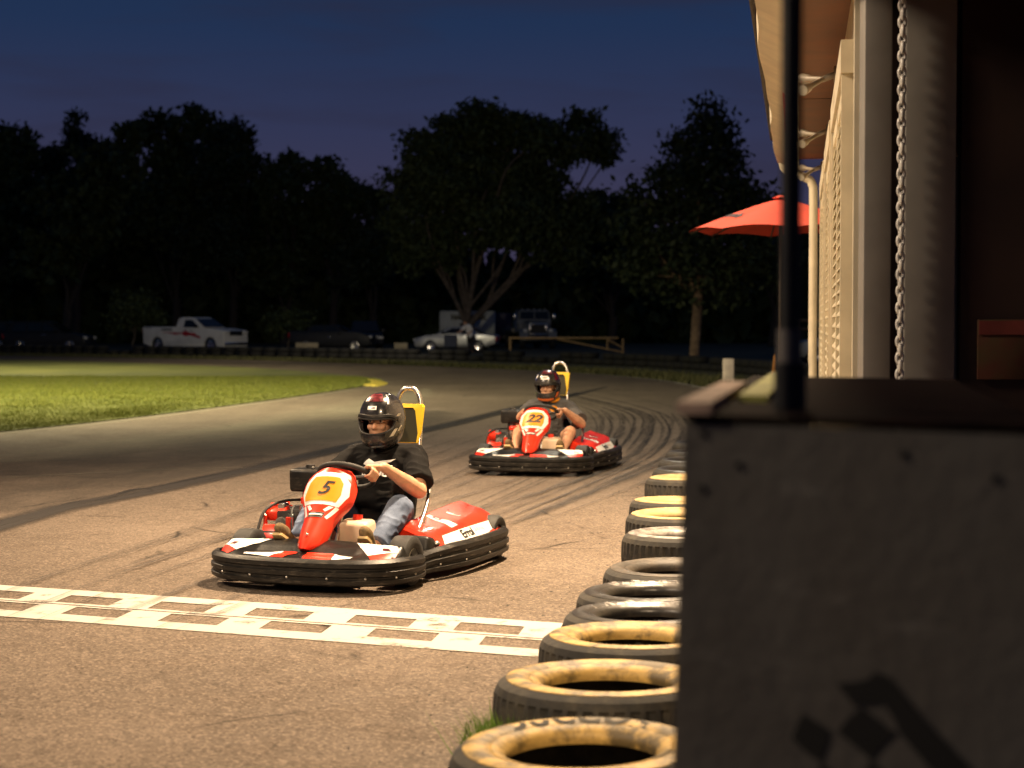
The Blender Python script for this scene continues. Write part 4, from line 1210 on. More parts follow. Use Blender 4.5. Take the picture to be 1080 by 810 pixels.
rad = Vector((math.cos(am), math.sin(am), 0)); tang = Vector((-math.sin(am), math.cos(am), 0)) 
slope = Vector((0, 0, 1)) * .39 - rad * (Rd)
vdir = slope.normalized(); 
tt = text2d('Crush', .20, .15, .008); t2 = text2d('- - -', .11, 0, .004)
decal('lettering', tt, bvc, rad * .68 + Z * 2.76, tang, vdir, M['ink'], um, .006, .8)
decal('lettering', ([(x, y - .085) for x, y in t2[0]], t2[1]), bvc, rad * .68 + Z * 2.76, tang, vdir, M['ink'], um, .006, .8)

# pale marker post by the far edge
mp_ = G(768, 408)
mp = thing('marker_post', 'short pale weathered marker post standing at the far track edge', 'marker post', tuple(mp_))
M['marker'] = mat('marker_pale', (.68, .56, .47), .7, var=.2, vscale=6)
MB().box((0, 0, .34), (.255, .20, .68), None, .02).build('shaft', M['marker'], mp)
MB().box((0, 0, .0), (.30, .24, .12), None, .02).build('foot', M['marker'], mp)
# ================================================================= vehicles
def carpaint(name, col, rough=.42, metal=.0):
    return mat(name, col, rough, metal, var=.08, vscale=2, coat=.1, spec=.3)
M['vwhite'] = carpaint('white_paint', (.74, .73, .70))
M['vblack'] = carpaint('black_paint', (.012, .012, .014))
M['vnavy'] = carpaint('navy_paint', (.010, .011, .015))
M['vsilver'] = carpaint('silver_paint', (.42, .43, .44), .3, .5)
M['glass'] = mat('dark_glass', (.012, .014, .016), .08, var=0, spec=.6)
M['chrome'] = mat('chrome', (.75, .74, .72), .15, 1.0, var=.05)
M['taillight'] = mat('tail_light', (.5, .015, .01), .2, var=.05)
M['headlight'] = mat('head_light', (.7, .68, .62), .12, var=.05, coat=1)
M['redgraphic'] = mat('red_graphic', (.42, .015, .02), .4, var=.25)

def car_wheel(root, x, y, r, w, s, rimm):
    Mx = Matrix.Translation((x, y, r)) @ Matrix.Rotation(-s * math.pi / 2, 4, 'X')
    rm = MB(); hw = w / 2; q = r * .66
    rm.lathe([(q, -hw * .8), (q, hw * .8), (q * .9, hw * .85), (q * .84, hw * .35), (.001, hw * .1), (.001, -hw * .5), (q * .9, -hw * .6)], 24, Mx)
    for k in range(6):
        a = k * math.pi / 3
        rm.loft([[Mx @ Vector((rad * math.cos(a + da), rad * math.sin(a + da), z)) for da, z in ((-.16 * g, hw * .6), (.16 * g, hw * .6), (.16 * g, hw * .2), (-.16 * g, hw * .2))] for rad, g in ((q * .12, 2.2), (q * .9, .8))])
    rim = rm.build('wheel', rimm, root)
    MB().lathe([(q, -hw * .9), (r * .85, -hw), (r * .97, -hw * .85), (r, -hw * .4), (r, hw * .4), (r * .97, hw * .85), (r * .85, hw), (q, hw * .9)], 28, Mx).build('tyre', M['rubber'], rim)

def make_car(name, label, cat, loc, rz, W, body, wheels, r, cabin, wins, paint, ws=(0, 0), group=None, rimm=None, extra=None):
    root = thing(name, label, cat, (loc[0], loc[1], .0), rz, group)
    zb = .26
    xs = sorted(wheels, reverse=True)
    out = [(x, z) for x, z in body]
    for xw in xs:   # along the sill, front to rear, with wheel arches
        R_ = r * 1.16; a0 = math.asin(min(1, max(-1, (zb - r) / R_)))
        for i in range(11):
            a = a0 + (math.pi - 2 * a0) * i / 10
            out.append((xw + R_ * math.cos(a), r + R_ * math.sin(a)))
    b = MB(); 
    b.prism([(x, -W / 2, z) for x, z in out], (0, W, 0))
    es = [e for e in b.bm.edges if abs(abs(e.verts[0].co.y) - W / 2) < 1e-5 and abs(e.verts[0].co.y - e.verts[1].co.y) < 1e-5]
    bmesh.ops.bevel(b.bm, geom=es, offset=.07, segments=3, affect='EDGES', profile=.55, clamp_overlap=True)
    b.build('body', paint, root, ang=50)
    u = MB().box((0, 0, .42), (max(x for x, z in body) * 1.7, W * .82, .34)); u.build('underbody', M['rubber'], root, smooth=False)
    if cabin:
        zt = max(z for x, z in cabin); z0 = min(z for x, z in cabin)
        yw = lambda z: W / 2 - .07 - .17 * (z - z0) / (zt - z0)
        c = MB(); c.loft([[(x, -yw(z), z) for x, z in cabin], [(x, yw(z), z) for x, z in cabin]])
        es = list(c.bm.edges); bmesh.ops.bevel(c.bm, geom=es, offset=.05, segments=3, affect='EDGES', clamp_overlap=True)
        cb = c.build('cabin', paint, root, ang=45)
        for wn in wins:
            for s in (1, -1):
                p = MB(); p.prism([(x, s * (yw(z) + .002), z) for x, z in wn], (0, s * .008, 0)); p.build('side_window', M['glass'], cb, smooth=False)
        # screens
        (fx0, fz0), (fx1, fz1), (rx0, rz0), (rx1, rz1) = ws
        for nm, a, b_, off in (('windscreen', (fx0, fz0), (fx1, fz1), .02), ('rear_window', (rx0, rz0), (rx1, rz1), -.02)):
            p = MB(); q = []
            for (x, z) in (a, b_):
                q.append((x + off, -yw(z) + .09, z)); 
            p.prism([q[0], (q[0][0], -q[0][1], q[0][2]), (q[1][0], -q[1][1], q[1][2]), q[1]], (off * .5, 0, .006)); p.build(nm, M['glass'], cb, smooth=False)
    for xw in wheels:
        for s in (1, -1): car_wheel(root, xw, s * (W / 2 - .13), r, .23, s, rimm or M['chrome'])
    fx = max(x for x, z in body); bx = min(x for x, z in body)
    zf = max(z for x, z in body if x > fx - .25) - .12; zr = max(z for x, z in body if x < bx + .3) - .22
    for s in (1, -1):
        MB().box((fx - .06, s * (W / 2 - .24), zf), (.20, .40, .15), None, .03).build('headlight', M['headlight'], root)
        MB().box((bx + .05, s * (W / 2 - .13), zr), (.16, .22, .26), None, .02).build('tail_light', M['taillight'], root)
        if cabin:
            mx_ = max(x for wn in wins for x, z in wn); MB().box((mx_ - .05, s * (W / 2 + .08), z0 + .12), (.10, .20, .15), None, .03).build('wing_mirror', M['vblack'], root)
            MB().box((0, s * (W / 2 + .002), z0 - .12), (.16, .016, .03), None, .004).build('door_handle', M['chrome'], root)
    MB().box((fx - .005, 0, zf - .05), (.05, W - .95, .26), None, .02).build('grille', M['ink'], root)
    MB().box((fx - .03, 0, .46), (.16, W - .10, .16), None, .04).build('front_bumper', extra or M['vblack'], root)
    return root

def base_at(u, depth): return ((u - 540) / FPX * depth, depth)
# white pickup
pk_body = [(-2.9, .45), (-2.93, 1.30), (-2.88, 1.36), (-.62, 1.36), (-.6, 1.30), (1.35, 1.30), (2.0, 1.27), (2.7, 1.19), (2.86, 1.10), (2.90, .42), (2.8, .26)]
x, y = base_at(206, 93.5)
pk = make_car('pickup_truck', 'white single cab pickup with a red flame graphic along its door', 'pickup', (x, y), R(-31), 1.98, pk_body, (1.92, -1.85), .40,
    [(-.60, 1.28), (-.54, 1.74), (-.40, 1.88), (.42, 1.88), (.62, 1.82), (1.42, 1.29)], [[(-.02, 1.33), (.0, 1.74), (.5, 1.74), (1.02, 1.40), (1.02, 1.33)]],
    M['vwhite'], ((1.38, 1.36), (.68, 1.80), (-.61, 1.40), (-.55, 1.74)), extra=M['chrome'])
g1 = MB()
for poly_ in ([(-1.75, 1.10), (-.9, 1.0), (-.5, .93), (-.1, .98), (.15, .85), (.5, .90), (1.25, .72), (1.20, .86), (.9, .95), (.95, 1.02), (.45, 1.06), (.2, 1.16), (-.1, 1.04), (-.6, 1.06), (-1.0, 1.06)],):
    for s in (1, -1): g1.prism([(x, s * (.992), z) for x, z in poly_], (0, s * .004, 0))
g1.build('flame_graphic', M['redgraphic'], pk, smooth=False)
g2 = MB()
for s in (1, -1):
    for x0, x1, z0, z1 in ((-1.55, -.75, 1.18, 1.26), (-2.75, -2.2, 1.27, 1.30), (.1, .3, 1.16, 1.2), (.45, .8, 1.15, 1.19)):
        g2.prism([(x0, s * .992, z0), (x1, s * .992, z0 - .01), (x1, s * .992, z1 - .01), (x0, s * .992, z1)], (0, s * .004, 0))
g2.build('dark_lettering_band', M['ink'], pk, smooth=False)
bd = MB().box((-1.76, 0, 1.365), (2.1, 1.62, .012)); bd.build('bed_cover', M['rubber'], pk, smooth=False)

suv_body = [(-2.28, .45), (-2.32, 1.02), (-2.2, 1.08), (.85, 1.06), (1.6, 1.0), (2.12, .88), (2.28, .74), (2.30, .40), (2.2, .26)]
suv_cab = [(-2.22, 1.04), (-2.0, 1.58), (-1.75, 1.68), (.0, 1.68), (.25, 1.62), (1.05, 1.05)]
suv_win = [[(-1.85, 1.12), (-1.68, 1.52), (-1.05, 1.56), (-1.05, 1.12)], [(-.95, 1.12), (-.95, 1.56), (-.2, 1.56), (-.2, 1.12)], [(-.1, 1.12), (-.1, 1.55), (.1, 1.53), (.68, 1.12)]]
sws = ((1.02, 1.10), (.30, 1.60), (-2.21, 1.12), (-2.03, 1.54))
x, y = base_at(53, 93.5)
make_car('suv', 'black sport utility car with glinting wheels left of the white pickup', 'car', (x, y), R(-6), 1.84, suv_body, (1.42, -1.36), .36, suv_cab, suv_win, M['vblack'], sws)
x, y = base_at(-22, 95)
make_car('suv', 'dark car cut off at the left edge of the photo', 'car', (x, y), R(178), 1.84, suv_body, (1.42, -1.36), .36, suv_cab, suv_win, M['vblack'], sws)
sed_body = [(-2.2, .45), (-2.24, .86), (-2.1, .94), (-1.3, .98), (.85, .96), (1.6, .90), (2.08, .78), (2.22, .62), (2.22, .38), (2.12, .26)]
sed_cab = [(-1.45, .95), (-.75, 1.34), (-.5, 1.39), (.15, 1.38), (.35, 1.34), (1.05, .95)]
sed_win = [[(-1.0, 1.02), (-.62, 1.28), (-.35, 1.31), (-.35, 1.02)], [(-.27, 1.02), (-.27, 1.31), (.18, 1.29), (.68, 1.02)]]
sdw = ((1.02, .99), (.40, 1.32), (-1.42, .99), (-.80, 1.32))
x, y = base_at(352, 93)
make_car('coupe', 'dark navy car with bright wheels right of the white pickup', 'car', (x, y), R(-8), 1.84, [(x * .98, z + .06) for x, z in suv_body], (1.36, -1.34), .35, [(x * .98, z - .02) for x, z in sed_cab[:1] + [(-1.2, 1.42), (-.9, 1.5), (.1, 1.5), (.35, 1.44), (1.05, 1.02)]],
    [[(-1.1, 1.12), (-.95, 1.40), (-.35, 1.42), (-.35, 1.12)], [(-.27, 1.12), (-.27, 1.42), (.15, 1.40), (.62, 1.12)]], M['vnavy'], ((1.0, 1.08), (.40, 1.42), (-1.40, 1.1), (-1.22, 1.38)), rimm=mat('dull_rim', (.55, .53, .5), .3, 1.0))
x, y = base_at(385, 97)
make_car('suv', 'dark car half hidden behind the navy one', 'car', (x, y), R(-82), 1.84, suv_body, (1.42, -1.36), .36, suv_cab, suv_win, M['vnavy'], sws)
x, y = base_at(482, 92.5)
sd = make_car('sedan', 'silver car parked in front of the pale trailer and the big tree', 'car', (x, y), R(174), 1.80, sed_body, (1.32, -1.26), .34, sed_cab, sed_win, M['vsilver'], sdw)
dr = MB().prism([(.55, .93, .30), (-.15, 1.25, .30), (-.15, 1.25, .93), (.55, .93, .95)], (.02, .05, 0)); dr.build('open_door', mat('blue_grey_panel', (.10, .11, .14), .4), sd, smooth=False)
x, y = base_at(893, 64)
make_car('sedan', 'pale car mostly hidden behind the clubhouse downspout', 'car', (x, y), R(180), 1.80, sed_body, (1.32, -1.26), .34, sed_cab, sed_win, M['vsilver'], sdw)

# person in a white shirt leaning beside the silver car
x, y = base_at(496, 90.8)
pw = thing('person', 'person in white shirt and dark trousers leaning by the silver car', 'person', (x, y, 0), 0)
b = MB()
for s in (1, -1): limb(b, [(s * .10 + .03, 0, .08, .05), (s * .10 + .03, .02, .48, .06), (s * .09, 0, .88, .095)])
limb(b, [(0, 0, .92, .15), (-.05, -.02, 1.15, .15), (-.14, -.05, 1.36, .14), (-.20, -.06, 1.46, .06), (-.25, -.08, 1.52, .055)])
b.sphere((-.27, -.09, 1.60), .105, 3, (.95, .85, 1.1)); b.sphere((-.35, -.13, 1.585), .02, 2)
limb(b, [(-.02, -.12, 1.40, .06), (.10, -.12, 1.14, .048), (-.12, -.22, 1.0, .034), (-.18, -.24, .97, .035)])
limb(b, [(-.28, .02, 1.40, .06), (-.44, -.06, 1.18, .048), (-.62, -.10, 1.06, .034), (-.70, -.11, 1.04, .035)])
link('body', remesh(b, .013, 3), M['skin'], pw)
b = MB(); limb(b, [(0, 0, .92, .175), (-.05, -.02, 1.15, .175), (-.14, -.05, 1.36, .165)])
limb(b, [(-.02, -.12, 1.40, .085), (.07, -.12, 1.2, .08)]); limb(b, [(-.28, .02, 1.40, .085), (-.40, -.04, 1.23, .08)])
link('shirt', remesh(b, .015, 3, .008, 9), mat('white_shirt', (.72, .71, .70), .85), pw)
b = MB()
for s in (1, -1): limb(b, [(s * .10 + .03, 0, .14, .07), (s * .10 + .03, .02, .48, .082), (s * .09, 0, .88, .125)])
link('trousers', remesh(b, .015, 3, .006, 9), M['ink'], pw)
MB().sphere((-.26, -.075, 1.635), .108, 3, (1, .95, .9)).build('hair', M['hair'], pw)

# trailers, lorry
M['pale_trailer'] = mat('pale_trailer_skin', (.58, .62, .62), .5, var=.12, vscale=1.5)
M['blue_trailer'] = mat('blue_trailer_skin', (.03, .032, .09), .5, var=.2, vscale=1.5)
def trailer(label, u0, u1, v0, depth, m, ln, letter=None):
    x0, x1 = (u0 - 540) / FPX * depth, (u1 - 540) / FPX * depth
    h = CAMH - (v0 - 342) / FPX * depth
    w = x1 - x0; t = thing('box_trailer', label, 'trailer', ((x0 + x1) / 2, depth, 0))
    MB().box((0, ln / 2, (h + .75) / 2), (w, ln, h - .75), None, .05).build('box_body', m, t, ang=50)
    f = MB(); f.box((0, -.02, .62), (w - .1, .12, .14), None, .02); f.box((0, ln / 2, .66), (w * .5, ln - .2, .16)); f.build('chassis', M['darkmetal'], t)
    fr_ = MB()
    for sx in (-1, 1): fr_.box((sx * (w / 2 - .05), -.016, (h + .75) / 2), (.08, .03, h - .8), None, .01)
    fr_.box((0, -.016, h - .06), (w - .05, .03, .09), None, .01); fr_.box((0, -.02, (h + .75) / 2), (.03, .02, h - .95)); fr_.build('door_frame', m, t)
    for sx in (-1, 1):
        for yy_ in (ln * .62, ln * .78): car_wheel(t, sx * (w / 2 - .14) , yy_, .42, .24, sx, M['darkmetal']) if False else None
    for sx in (-1, 1):
        q = MB(); q.lathe([(.25, -.11), (.42, -.11), (.44, -.05), (.44, .05), (.42, .11), (.25, .11)], 24, Matrix.Translation((sx * (w / 2 - .16), ln * .7, .44)) @ Matrix.Rotation(math.pi / 2, 4, 'Y')); q.build('wheel', M['rubber'], t)
        MB().box((sx * (w / 2 - .2), -.06, .70), (.16, .03, .08)).build('tail_light', M['taillight'], t)
    if letter:
        vs, fs = text2d(letter, .42, 0, .03)
        me = bpy.data.meshes.new('lettering'); me.from_pydata([(a + .1, -.034, b_ + h - .42) for a, b_ in vs], [], fs); link('lettering', me, M['ink'], t)
    return t
tr1 = trailer('tall pale grey box trailer behind the silver car', 462, 520, 328, 109, M['pale_trailer'], 7, 'HAULMARK')
tr1.location.x += .1
trailer('dark blue box trailer half hidden behind the big trunk', 521, 540, 330, 114, M['blue_trailer'], 6)

lx, ly = base_at(566, 104)
lo = thing('lorry', 'dark bonneted lorry facing the camera behind the pipe gate', 'lorry', (lx, ly, 0), R(8))
M['cab'] = mat('lorry_cab_paint', (.15, .16, .17), .35, var=.15, coat=.4)
c = MB()
c.loft([[(-1.05, .9, 1.0), (1.05, .9, 1.0), (1.05, 2.6, 1.0), (-1.05, 2.6, 1.0)], [(-1.05, .88, 1.75), (1.05, .88, 1.75), (1.05, 2.6, 1.75), (-1.05, 2.6, 1.75)], [(-.95, 1.05, 2.35), (.95, 1.05, 2.35), (.98, 2.5, 2.40), (-.98, 2.5, 2.40)]])
bmesh.ops.bevel(c.bm, geom=list(c.bm.edges), offset=.07, segments=3, affect='EDGES', clamp_overlap=True)
cb = c.build('cab', M['cab'], lo, ang=50)
for sx in (-1, 1):
    MB().prism([(sx * .04, .865, 1.82), (sx * .90, .865, 1.82), (sx * .84, .995, 2.26), (sx * .04, .995, 2.26)], (0, -.02, 0)).build('windscreen', M['glass'], cb, smooth=False)
    b = MB(); b.box((sx * 1.22, .85, 1.95), (.14, .10, .40), None, .03); b.tube([(sx * 1.02, .95, 2.12), (sx * 1.22, .87, 2.12)], .015, 6); b.build('mirror', M['chrome'], lo)
    MB().box((sx * .78, -.62, 1.12), (.24, .06, .20), None, .03).build('headlight', M['headlight'], lo)
    c = MB(); c.loft([[(sx * .62, y_, z_), (sx * 1.14, y_, z_), (sx * 1.14, y_, z_ - .10), (sx * .62, y_, z_ - .10)] for y_, z_ in ((-.68, .75), (-.62, 1.02), (-.35, 1.20), (0, 1.22), (.4, 1.05))]); c.build('fender', M['cab'], lo)
    Mx = Matrix.Translation((sx * .92, -.12, .5)) @ Matrix.Rotation(math.pi / 2, 4, 'Y')
    MB().lathe([(.26, -.14), (.46, -.14), (.5, -.08), (.5, .08), (.46, .14), (.26, .14)], 28, Mx).build('wheel', M['rubber'], lo)
c = MB()
c.loft([[(-.58, -.62, .85), (.58, -.62, .85), (.60, -.60, 1.50), (.45, -.56, 1.58), (-.45, -.56, 1.58), (-.60, -.60, 1.50)], [(-.80, .92, .85), (.80, .92, .85), (.82, .92, 1.62), (.6, .92, 1.74), (-.6, .92, 1.74), (-.82, .92, 1.62)]])
hd = c.build('bonnet', M['cab'], lo, ang=40)
c = MB()
for sx in (-1, 1): c.box((sx * .50, -.65, 1.20), (.07, .05, .62), None, .015)
for z_ in (.90, 1.51): c.box((0, -.65, z_), (1.07, .05, .06), None, .015)
c.build('grille_surround', M['chrome'], hd)
c = MB(); c.box((0, -.635, 1.2), (.93, .02, .55))
for i in range(9): c.box((-.4 + .1 * i, -.65, 1.2), (.025, .02, .55))
c.build('grille', M['ink'], hd, smooth=False)
MB().box((0, -.78, .62), (2.3, .16, .28), None, .05).build('front_bumper', M['chrome'], lo)
for sx in (-.7, -.35, 0, .35, .7): MB().box((sx, 1.12, 2.42), (.10, .06, .05), None, .015).build('roof_light', M['headlight'], lo)
MB().box((0, 5.0, 1.1), (2.3, 4.6, .35), None, .04).build('load_bed', M['darkmetal'], lo)
for sx in (-1, 1): MB().lathe([(.26, -.22), (.46, -.22), (.5, -.15), (.5, .15), (.46, .22), (.26, .22)], 28, Matrix.Translation((sx * .9, 5.6, .5)) @ Matrix.Rotation(math.pi / 2, 4, 'Y')).build('wheel', M['rubber'], lo)

# pipe gate
M['pipe'] = mat('ochre_pipe', (.34, .22, .09), .6, var=.2)
def gpt(u, v, d): return tuple(AT(u, v, d))
gd = 86
gt = thing('pipe_gate', 'long ochre pipe gate with a slanting brace in front of the lorry', 'gate', gpt(538, 342, gd)[:2] + (0,))
gx, gy, _ = gt.location
def rel(u, v, d=gd): p = AT(u, v, d); return (p.x - gx, p.y - gy, p.z)
z0 = lambda p: (p[0], p[1], 0)
MB().tube([rel(537, 356.5), rel(652, 356.5)], .055, 10).build('top_rail', M['pipe'], gt)
MB().tube([rel(588, 357.5), rel(657, 371.5)], .045, 10).build('brace', M['pipe'], gt)
MB().tube([rel(538, 356.5), z0(rel(538, 365))], .06, 10).build('gate_post', M['pipe'], gt)
MB().tube([rel(640.5, 356.5), rel(640.5, 369)], .05, 10).build('gate_upright', M['pipe'], gt)
MB().tube([rel(641, 358), rel(657, 367)], .04, 10).build('brace', M['pipe'], gt)
MB().tube([rel(657, 357), z0(rel(657, 370))], .06, 10).build('gate_post', M['pipe'], gt)
p = AT(875, 338, 70); rl = thing('pipe_rail', 'ochre pipe rail glimpsed behind the parasol pole beside the clubhouse corner', 'rail', (p.x, p.y, 0))
MB().tube([(-1.6, 0, p.z), (1.6, 0, p.z)], .07, 10).build('top_rail', M['pipe'], rl)
MB().tube([(-1.6, 0, p.z - .35), (1.6, 0, p.z - .35)], .05, 10).build('lower_rail', M['pipe'], rl)
for xx in (-1.3, 1.3): MB().tube([(xx, 0, 0), (xx, 0, p.z)], .06, 10).build('rail_post', M['pipe'], rl)

# low kerb blocks glimpsed between the cars
M['block'] = mat('beige_block', (.50, .42, .27), .8, var=.2)
for u0, u1, lb in ((312, 336, 'long beige timber block lying between the navy and silver cars'), (417, 431, 'short beige timber block at the silver car front end')):
    x0, x1 = (u0 - 540) / FPX * 91, (u1 - 540) / FPX * 91
    o = MB().box((0, 0, 0), (x1 - x0, .25, .34), None, .03).build('timber_block', M['block']); o.location = ((x0 + x1) / 2, 91 if u0 < 350 else 90.2, .19 + .16); tag(o, lb, 'timber block')
    MB().box((0, 0, -.26), ((x1 - x0) * .9, .2, .18), None, .01).build('bearer', M['rubber'], o)

# thin post and orange cone by the clubhouse
p = G(823, 404)
sp_ = thing('thin_post', 'thin bare post standing behind the black support pole', 'post', (p.x, p.y, 0))
MB().tube([(0, 0, 0), (0, 0, 1.66)], .028, 10).build('shaft', mat('bare_wood', (.34, .26, .16), .8), sp_)
MB().box((0, 0, 1.67), (.07, .07, .02), None, .005).build('post_cap', M['darkmetal'], sp_)
p = G(817, 402)
cn = thing('traffic_cone', 'small orange traffic cone beside the thin bare post', 'traffic cone', (p.x, p.y, 0))
MB().lathe([(.001, .72), (.025, .66), (.085, .05), (.001, .05)], 24).build('cone', mat('amber_plastic', (.70, .26, .03), .5), cn); MB().box((0, 0, .025), (.22, .22, .05), None, .02).build('base', M['rubber'], cn)
# far tyre barrier: individual tyres, three high
tm = MB(); tm.lathe([(.19, .02), (.24, .0), (.31, .01), (.335, .05), (.335, .17), (.31, .21), (.24, .22), (.19, .20)], 22)
tme = tm.mesh('far_tyre'); tme.materials.append(mat('old_rubber', (.008, .0075, .007), .8, var=.4, vscale=6))
bp_ = spline([(-27.5, 90.5, 0), (-23, 87.2, 0), (-16, 82.5, 0), (-9, 77.2, 0), (-3.6, 72.4, 0), (.9, 67.4, 0), (4.4, 61.5, 0), (6.6, 55, 0), (7.6, 48.5, 0), (7.9, 44, 0)], 40)
acc = 0; last = bp_[0]; spots = [bp_[0]]
for p in bp_[1:]:
    acc += (p - last).length; last = p
    if acc >= .69: spots.append(p); acc = 0
nt = 0
for p in spots:
    for lv in range(2):
        if lv == 1 and rnd.random() < .10: continue
        o = bpy.data.objects.new('tyre', tme); COL.objects.link(o)
        o.location = (p.x + rnd.uniform(-.03, .03), p.y + rnd.uniform(-.03, .03), .222 * lv + .001); o.rotation_euler = (0, 0, rnd.uniform(0, 6))
        tag(o, 'black tyre in the long stacked barrier across the far side of the track', 'tyre', 'tyres of the far barrier'); nt += 1

# ================================================================= trees
def leaf_mat(name, a, b_):
    m = mat(name, a, .6, var=0); N, L = m.node_tree.nodes, m.node_tree.links; b = N['Principled BSDF']
    gi = N.new('ShaderNodeNewGeometry'); mx = N.new('ShaderNodeMix'); mx.data_type = 'RGBA'
    mx.inputs[6].default_value = (*a, 1); mx.inputs[7].default_value = (*b_, 1)
    L.new(gi.outputs['Random Per Island'], mx.inputs[0]); L.new(mx.outputs[2], b.inputs['Base Color']); b.inputs['Specular IOR Level'].default_value = .25
    return m
M['leaf'] = leaf_mat('oak_leaves', (.035, .055, .018), (.085, .105, .035))
M['leaf2'] = leaf_mat('cedar_leaves', (.028, .045, .02), (.065, .08, .035))
M['bark'] = mat('bark', (.15, .115, .082), .9, var=.35, vscale=5, bump=.6, bscale=14)
M['barkd'] = mat('dark_bark', (.07, .055, .042), .9, var=.35, vscale=5, bump=.6, bscale=14)
M['bark2'] = mat('red_bark', (.24, .16, .10), .9, var=.4, vscale=5, bump=.6, bscale=14)
def leaves(blobs, seed, size, dens, spread=.33, flat=.8):
    r = np.random.RandomState(seed); cen = []
    for (x, y, z, rad) in blobs:
        nc = max(8, int(16 * rad * rad * dens))
        d = r.normal(size=(nc, 3)); d /= np.linalg.norm(d, axis=1)[:, None]
        k = np.array([1 + .62 * noise.noise(Vector((q[0] * 1.9 + x, q[1] * 1.9 + y, q[2] * 1.9 + z + seed))) for q in d])
        rr_ = rad * k * (.35 + .65 * r.rand(nc) ** .45)
        c = np.array([x, y, z]) + d * rr_[:, None] * np.array([1, 1, flat])
        nl = 26
        ll = c[:, None, :] + r.normal(size=(nc, nl, 3)) * spread * np.array([1, 1, .7])
        cen.append(ll.reshape(-1, 3))
    P = np.concatenate(cen); n = len(P)
    a = r.normal(size=(n, 3)); a /= np.linalg.norm(a, axis=1)[:, None]
    b = np.cross(a, r.normal(size=(n, 3))); b /= np.linalg.norm(b, axis=1)[:, None]
    s = size * (.55 + .9 * r.rand(n))[:, None]
    V = np.empty((n, 4, 3)); V[:, 0] = P - a * s * .5; V[:, 1] = P + b * s * .27; V[:, 2] = P + a * s * .5; V[:, 3] = P - b * s * .27
    return V.reshape(-1, 3), n
def leaf_obj(name, V, n, m, parent):
    me = bpy.data.meshes.new(name); me.vertices.add(len(V)); me.vertices.foreach_set('co', V.ravel())
    me.loops.add(n * 4); me.loops.foreach_set('vertex_index', np.arange(n * 4, dtype=np.int32)); me.polygons.add(n)
    me.polygons.foreach_set('loop_start', np.arange(0, n * 4, 4, dtype=np.int32)); me.update(calc_edges=True)
    return link(name, me, m, parent)
def tree(label, u, depth, blobs_px, seed, trunk_r, lf, bk, size=.30, dens=1.0, group=None, fork=.30, mains=None):
    """blobs_px: (u, v, radius) as seen from the camera, turned into metres at the tree's own distance"""
    X, k = (u - 540) / FPX * depth, depth / FPX
    t = thing('tree', label, 'tree', (X, depth, 0), 0, group)
    r = random.Random(seed)
    bl = [((bu - u) * k, r.uniform(-.6, .6) * br * k * 1.3, CAMH - (bv - 342) * k, br * k) for bu, bv, br in blobs_px]
    V, n = leaves(bl, seed, size, dens)
    leaf_obj('crown', V, n, lf, t)
    zt = min(b[2] - b[3] for b in bl); top = max(b[2] for b in bl)
    tk = MB(); fz = max(1.2, top * fork)
    tk.tube(spline([(0, 0, -.1), (.04 * trunk_r, 0, .35), (.1, .05, fz * .6), (.15, 0, fz)], 4), [trunk_r * (1.5 if i == 0 else 1.15 if i < 4 else 1.0) for i in range(13)], 12)
    # a few main limbs, each forking towards the clumps nearest to it
    nm_ = mains or (3 if len(bl) < 12 else 5)
    order = sorted(bl, key=lambda q: q[0] + q[1] * .6)
    groups = [order[int(i * len(order) / nm_):int((i + 1) * len(order) / nm_)] for i in range(nm_)]
    for gi, gr in enumerate(groups):
        cx, cy, cz = (sum(q[k_] for q in gr) / len(gr) for k_ in range(3))
        st = Vector((.1, 0, fz * r.uniform(.7, 1.0)))
        e = Vector((cx * .62, cy * .6, st.z + (cz - st.z) * r.uniform(.45, .62)))
        m1 = st.lerp(e, .45) + Vector((r.uniform(-.1, .1), r.uniform(-.1, .1), .03)) * (e - st).length
        q0 = trunk_r * r.uniform(.38, .66); pts = spline([st - Vector((0, 0, fz * .3)), st, m1, e], 5)
        tk.tube(pts, [q0 * (1.15 - .7 * j / (len(pts) - 1)) for j in range(len(pts))], 9)
        for (x, y, z, rad) in gr:
            f = r.uniform(.45, 1.0); s0 = pts[int(f * (len(pts) - 1))]; e2 = Vector((x, y, z))
            m2 = s0.lerp(e2, .5) + Vector((r.uniform(-.14, .14), r.uniform(-.14, .14), r.uniform(-.02, .14))) * (e2 - s0).length
            p2 = spline([s0, m2, e2], 5); q = q0 * r.uniform(.28, .48)
            tk.tube(p2, [q * (1 - .85 * j / (len(p2) - 1)) + .015 for j in range(len(p2))], 7)
    tk.build('trunk', bk, t, ang=60)
    return t
oak = [(432, 232, 30), (436, 195, 30), (452, 160, 28), (482, 138, 30), (515, 130, 27), (545, 140, 26), (572, 150, 24), (475, 185, 42), (520, 180, 45), (560, 195, 40), (490, 232, 45), (540, 238, 42), (440, 265, 26), (585, 240, 34), (612, 225, 26), (612, 132, 17), (630, 150, 19), (640, 168, 12), (600, 160, 20), (635, 240, 20), (470, 262, 26), (600, 265, 24)]
tree('big spreading oak with pale forking trunk behind the silver car', 490, 104, oak, 5, .46, M['leaf'], M['bark'], .40, 1.5, 'trees behind the track', .11)
ced = [(748, 118, 9), (738, 135, 13), (755, 140, 14), (722, 158, 16), (745, 165, 22), (768, 165, 15), (705, 185, 18), (735, 195, 28), (772, 195, 22), (690, 215, 17), (795, 210, 13), (808, 222, 10), (718, 228, 28), (755, 232, 30), (790, 245, 18), (690, 255, 22), (730, 268, 30), (775, 275, 26), (680, 290, 16), (715, 300, 20), (760, 305, 20), (668, 205, 10), (672, 240, 15), (664, 278, 15), (800, 265, 14), (806, 285, 12)]
